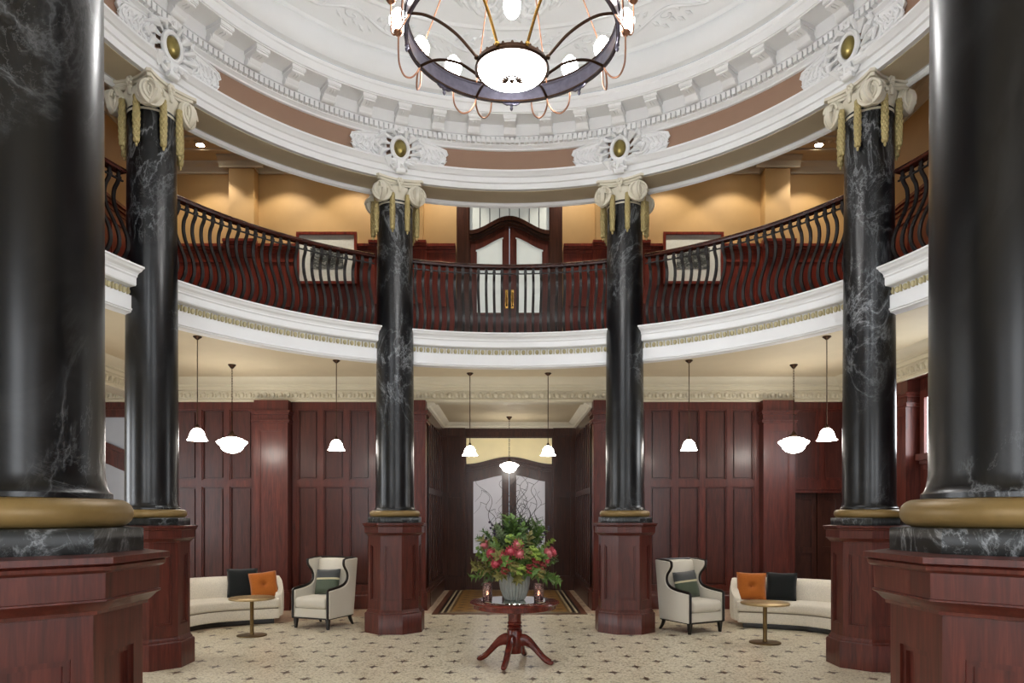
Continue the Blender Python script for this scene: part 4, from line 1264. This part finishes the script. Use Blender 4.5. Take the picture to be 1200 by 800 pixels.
# ------------------------------------------------------------------ side tables
def side_table(x, y, lab):
    r = empty('side_table', (x, y, 0), 0, lab, 'side table', 'round brass side tables')
    mb = MB(); mb.lathe([(.0001,.535),(.30,.535),(.325,.54),(.33,.55),(.33,.562),(.322,.567),(.0001,.567)], 56); part(mb, 'tabletop', M['brass_top'], r)
    mb = MB(); mb.lathe([(.034,.018),(.03,.03),(.028,.04),(.028,.5),(.04,.53),(.04,.536)], 24); part(mb, 'stem', M['brass_dull'], r)
    mb = MB(); mb.lathe([(.0001,0),(.21,0),(.215,.006),(.213,.014),(.19,.018),(.0001,.02)], 48); part(mb, 'base', M['brass_dull'], r)
side_table(-3.82, 10.61, 'round brass pedestal side table in front of the left sofa')
side_table(3.56, 10.01, 'round brass pedestal side table in front of the right sofa')

# ------------------------------------------------------------------ centre table with flowers
TX, TY = .05, 8.67
tb = empty('pedestal_table', (TX, TY, 0), 0, 'round glossy mahogany pedestal table in the middle carrying the flowers', 'table')
M['table'] = wood('polished_mahogany', srgb(56,16,12), srgb(98,34,25), srgb(128,52,38), .24, (3,3,3), .35)
mb = MB(); mb.lathe([(.0001,.715),(.50,.715),(.53,.72),(.54,.732),(.535,.745),(.525,.75),(.0001,.75)], 72); part(mb, 'tabletop', M['table'], tb)
mb = MB(); mb.lathe([(.0001,.655),(.47,.655),(.495,.665),(.50,.715),(.0001,.715)], 64); part(mb, 'apron', M['table'], tb)
mb = MB(); mb.lathe([(.0001,.115),(.085,.12),(.092,.13),(.092,.40),(.086,.41),(.078,.415),(.088,.425),(.092,.44),(.084,.455),(.076,.462),(.086,.475),(.088,.49),(.078,.50),(.080,.57),(.084,.60),(.094,.605),(.096,.62),(.12,.64),(.15,.66)], 40); part(mb, 'turned_column', M['table'], tb)
for k in range(4):
    t = R_(-163 + 90*k)      # direction of each splayed leg
    mb = MB()
    pts = cat([(.05,.27),(.12,.285),(.20,.25),(.28,.17),(.36,.085),(.42,.045),(.455,.03)], 4)
    n_ = len(pts); vs = []; fs = []
    for i, (q, z) in enumerate(pts):
        f_ = i/(n_-1); hh = .085*(1-f_) + .034*f_; hw = .046*(1-f_) + .032*f_
        for e in range(8):
            an = 2*PI*e/8 + PI/8
            vs.append((q*math.sin(t) + hw*math.cos(an)*math.cos(t), q*math.cos(t) - hw*math.cos(an)*math.sin(t), max(.004, z + hh*math.sin(an))))
    for i in range(n_-1):
        for e in range(8): fs.append((i*8+e, (i+1)*8+e, (i+1)*8+(e+1) % 8, i*8+(e+1) % 8))
    fs.append(tuple(range(8))); fs.append(tuple((n_-1)*8+e for e in reversed(range(8))))
    mb.add(vs, fs)
    mb.ell((.455*math.sin(t), .455*math.cos(t), .026), (.03,.03,.026), 10, 6)
    part(mb, 'leg', M['table'], tb)
mb = MB(); mb.lathe([(.0001,.7505),(.40,.7505),(.405,.756),(.40,.7615),(.0001,.7615)], 72)
o = mb.build('mirror_tray', M['mirror'], loc=(TX, TY, 0)); tag(o, 'round mirrored glass plate lying on the mahogany table under the vase', 'mirror tray', kind='thing')
VX, VY = TX-.0, TY+.02
mb = MB()
f = lambda a, z: 1 + .05*math.cos(26*a)
mb.lathe([(.0001,0),(.105,0),(.118,.008),(.135,.04),(.165,.12),(.178,.20),(.18,.27),(.172,.33),(.168,.345),(.155,.345),(.16,.27),(.155,.18),(.0001,.14)], 204, rfun=f)
v = mb.build('ribbed_vase', M['vase'], loc=(VX, VY, .762), angle=70); tag(v, 'ribbed grey ceramic vase on the mirrored plate holding the flowers', 'vase', kind='thing')
for x, lab in ((-.325, 'mercury glass candle holder left of the vase'), (.285, 'mercury glass candle holder right of the vase')):
    r = empty('candle_holder', (TX+x, TY-.14, .762), 0, lab, 'candle holder', 'lit votive holders')
    M.setdefault('votive', None)
    if M['votive'] is None:
        t = NT('mercury_glass'); n1 = t.noise(t.co(), 55, 3)
        t.l(t.ramp(n1, [(.4, srgb(96,70,70)), (.6, srgb(206,172,170))]), t.b.inputs['Base Color'])
        t.b.inputs['Metallic'].default_value = .3; t.b.inputs['Roughness'].default_value = .12; t.b.inputs['Transmission Weight'].default_value = .75
        M['votive'] = t.m
    mb = MB(); mb.lathe([(.0001,0),(.052,0),(.056,.006),(.06,.215),(.055,.215),(.05,.012),(.0001,.012)], 32); part(mb, 'glass_cup', M['votive'], r)
    mb = MB(); mb.lathe([(.0001,.013),(.04,.013),(.04,.07),(.0001,.072)], 20); mb.tube([(0,0,.07),(0,0,.082)], .002, 6); part(mb, 'candle', M['ivory'], r)
    mb = MB(); mb.lathe([(.0001,.078),(.012,.09),(.013,.10),(.006,.12),(.0001,.135)], 12); part(mb, 'flame', M['flame'], r)

# flower arrangement
def leafmat(n_, c): return plain(n_, c, .5)
G = [leafmat('leaf_green', srgb(100,132,62)), leafmat('leaf_deep', srgb(84,112,62)), leafmat('leaf_lime', srgb(142,166,72)), leafmat('leaf_grey', srgb(118,138,98)), leafmat('leaf_russet', srgb(122,118,62))]
M['protea'] = plain('protea_pink', srgb(206,92,108), .6); M['protea2'] = plain('protea_rose', srgb(222,132,140), .6)
M['redberry'] = plain('red_bract', srgb(140,52,50), .6); M['twig'] = plain('dark_twig', srgb(38,30,32), .7); M['plum'] = plain('plum_bud', srgb(54,40,66), .6)
fa = empty('flower_arrangement', (VX, VY, 1.08), 0, 'lush arrangement of pink proteas, greenery and curly dark twigs in the grey vase', 'flowers')
def leaf(mb, p, d, up, L, W, fold=.25):
    d = Vector(d).normalized(); s = d.cross(Vector(up))
    s = s.normalized() if s.length > 1e-6 else d.orthogonal().normalized()
    u = s.cross(d)
    p = Vector(p)
    a, b, c_, e = p, p + d*L*.4 + s*W/2 + u*W*fold, p + d*L - u*L*.12, p + d*L*.4 - s*W/2 + u*W*fold
    m1 = p + d*L*.42
    mb.add([tuple(a), tuple(b), tuple(c_), tuple(e), tuple(m1)], [(0,1,4),(1,2,4),(2,3,4),(3,0,4)])
def sprig(kind, rnd):
    mb = MB()
    L = .34
    st = [(0,0,0), (.01,0,L*.35), (.03,.01,L*.7), (.06,.0,L)]
    mb.tube(st, [.005,.004,.003,.0015], 5)
    n_ = {'broad': 16, 'fine': 60, 'round': 20, 'fern': 40}[kind]
    for i in range(n_):
        q = .2 + .8*i/n_; z = L*q; x = .06*q*q
        a = i*2.4 + rnd.random()*.5
        up_ = .5 + .5*q if kind != 'fern' else .6
        d = (math.cos(a), math.sin(a), up_)
        ll, ww = {'broad': (.11,.05), 'fine': (.085,.013), 'round': (.06,.05), 'fern': (.10*(1.1-q),.026)}[kind]
        leaf(mb, (x,0,z), d, (0,0,1), ll*(1.15-.4*q), ww)
    return mb
rnd = random.Random(3)
SP = {}
for kd, mi in (('broad',0),('fine',1),('round',2),('fern',3),('broad',4),('fine',0),('round',0)):
    SP[(kd, mi)] = sprig(kd, rnd).mesh('foliage_sprig', [G[mi]], 50)
keys = list(SP.keys())
def orient(d, roll=0.0):
    return Vector(d).to_track_quat('Z', 'Y').to_matrix().to_4x4() @ Matrix.Rotation(roll, 4, 'Z')
ns = 92
for i in range(ns):
    q = (i+.5)/ns
    el = R_(-20 + 104*q**.85); az = i*2.39996
    d = (math.cos(el)*math.cos(az), math.cos(el)*math.sin(az)*.9, math.sin(el))
    if el < R_(12): key = [('broad',0),('fern',3),('broad',4),('round',0),('broad',0)][i % 5]
    elif el < R_(50): key = [('round',2),('broad',0),('fine',1),('round',0),('broad',4),('fine',0)][i % 6]
    else: key = [('fine',1),('fine',0),('fern',3),('broad',0),('fine',1)][i % 5]
    base = Vector((d[0]*.16, d[1]*.16, .05 + max(d[2],-.25)*.16))
    s_ = rnd.uniform(.95, 1.3) * (1.0 if el < R_(50) else 1.15)
    o = bpy.data.objects.new('foliage_sprig', SP[key]); COL.objects.link(o); o.parent = fa
    o.matrix_local = Matrix.Translation(base) @ orient((d[0], d[1], d[2] + (.15 if el > 0 else 0)), rnd.random()*6) @ Matrix.Scale(s_, 4)
bl = MB()
for rg_ in range(5):
    n_ = 13 - rg_*2
    for k_ in range(n_):
        a = 2*PI*k_/n_ + rg_*.3
        op = .75 - .15*rg_
        bl_d = (math.cos(a)*op, math.sin(a)*op, 1)
        leaf(bl, (math.cos(a)*.03*(1-rg_*.15), math.sin(a)*.03*(1-rg_*.15), .0+.008*rg_), bl_d, (0,0,1), .085-.006*rg_, .03, .5)
bl.ell((0,0,.035), (.042,.042,.05), 14, 9)
bm1 = bl.mesh('protea_bloom', [M['protea']], 50); bm2 = bm1.copy(); bm2.materials[0] = M['protea2']
# (x, z) seen from the front, relative to the vase axis at z 1.08
for x, z, y, k_ in ((-.33,.33,-.16,1),(-.25,.25,-.30,0),(-.28,.20,-.22,0),(.035,.35,-.36,1),(-.045,.275,-.40,0),(.055,.245,-.40,1),(-.14,.215,-.38,0),(-.09,.165,-.40,0),(.36,.24,-.24,1),(.42,.25,-.14,0),(.33,.18,-.25,0),(-.20,.13,-.34,0)):
    o = bpy.data.objects.new('protea_bloom', bm2 if k_ else bm1); COL.objects.link(o); o.parent = fa
    o.matrix_local = Matrix.Translation((x, y, z)) @ orient((x*1.2, y*1.6, .25)) @ Matrix.Scale(.9, 4)
bm = MB()
for i in range(26):
    t = rnd.random()*2*PI; e_ = rnd.random()*1.4; rr_ = .06
    bm.ell((rr_*math.cos(t)*math.sin(e_), rr_*math.sin(t)*math.sin(e_), rr_*math.cos(e_)), (.014,.014,.016), 7, 5)
bm.tube([(0,0,-.12),(0,0,.05)], .005, 5)
for me_, spots in ((bm.mesh('berry_cluster', [M['redberry']], 60), ((-.10,.06,-.36),(.22,.14,-.34),(.30,.10,-.30),(.16,.07,-.38))), (None, ())):
    if me_:
        for x, z, y in spots:
            o = bpy.data.objects.new('berry_cluster', me_); COL.objects.link(o); o.parent = fa
            o.matrix_local = Matrix.Translation((x, y, z)) @ orient((x, y, .2))
bmg = bm.mesh('green_cluster', [G[2]], 60); bmo = bm.mesh('russet_cluster', [G[4]], 60)
for me_, spots in ((bmg, ((.20,.27,-.34),(.25,.22,-.34),(.06,.06,-.42),(-.05,.40,-.22))), (bmo, ((.14,.24,-.38),(.0,.09,-.42),(.28,.02,-.34)))):
    for x, z, y in spots:
        o = bpy.data.objects.new(me_.name, me_); COL.objects.link(o); o.parent = fa
        o.matrix_local = Matrix.Translation((x, y, z)) @ orient((x, y, .3)) @ Matrix.Scale(1.15, 4)
rt = random.Random(11)
for i in range(22):
    mb = MB()
    x0 = rt.uniform(-.16, .26); y0 = rt.uniform(-.1, .15)
    p = Vector((x0*.5, y0*.5, .1)); d = Vector(((x0-.03)*1.2 + rt.uniform(-.25, .3), y0, 1)).normalized()
    Ltot = rt.uniform(.7, 1.12) if i < 16 else rt.uniform(.5, .6); n_ = 34; pts = []; ph = rt.uniform(0, 6); fr_ = rt.uniform(2.2, 3.6)
    for k_ in range(n_):
        q = k_/(n_-1); pts.append(tuple(p))
        amp = 1.25*q
        dd = d + Vector((math.cos(ph+fr_*2*PI*q)*amp, math.sin(ph*1.3+fr_*2*PI*q)*amp*.7, .25*math.sin(fr_*2*PI*q+ph)*q))
        p = p + dd.normalized()*(Ltot*1.25/n_)
    mb.tube(pts, [.0055-.0035*k_/(n_-1) for k_ in range(n_)], 5)
    for b_ in range(3):
        k_ = 12 + b_*7; q0 = Vector(pts[k_]); sd = rt.choice((-1,1))
        br = [tuple(q0 + Vector((sd*(.03*t + .03*math.sin(t*1.3)), .01*t, .028*t*math.cos(t*.5)))) for t in range(6)]
        mb.tube(br, [.003-.0003*t for t in range(6)], 5)
    part(mb, 'curly_twig', M['twig'], fa)
for i, (x, z, y) in enumerate(((-.30,.62,-.02),(-.18,.60,.05),(-.12,.64,.0),(.10,.62,.05),(.42,.56,.05),(-.38,.45,.02),(.16,.58,.0))):
    mb = MB(); p0 = Vector((x*.4, y, .15)); p1 = Vector((x, y, z))
    mb.tube([tuple(p0), tuple(p0.lerp(p1, .5) + Vector((0,0,.05))), tuple(p1)], [.004,.003,.002], 5)
    for k_ in range(7):
        q = .55 + .45*k_/6; c = p0.lerp(p1, q); mb.ell((c.x + .018*math.cos(k_*2.4), c.y + .018*math.sin(k_*2.4), c.z), (.014,.014,.016), 6, 5)
    part(mb, 'plum_bud_stem', M['plum'], fa)

# ------------------------------------------------------------------ world, camera, view
w = bpy.data.worlds.new('room_world'); SC.world = w; w.use_nodes = True
w.node_tree.nodes['Background'].inputs[0].default_value = (.8,.88,1,1); w.node_tree.nodes['Background'].inputs[1].default_value = .6
cam = bpy.data.cameras.new('camera'); co = bpy.data.objects.new('camera', cam); COL.objects.link(co)
co.location = (-.033, 0, 1.8); co.rotation_euler = (PI/2, 0, 0)
cam.sensor_fit = 'HORIZONTAL'; cam.sensor_width = 36; cam.lens = 25.2
cam.shift_x = 5/1200; cam.shift_y = 202/1200; cam.clip_start = .05; cam.clip_end = 100
SC.camera = co
vs_ = SC.view_settings
SC.display_settings.display_device = 'sRGB'
vs_.view_transform = 'Standard'; vs_.look = 'None'; vs_.gamma = 1; vs_.exposure = 0.32; vs_.use_curve_mapping = False
SC.cycles.use_denoising = True
SC.cycles.max_bounces = 8; SC.cycles.diffuse_bounces = 4; SC.cycles.glossy_bounces = 4
SC.cycles.sample_clamp_indirect = 6
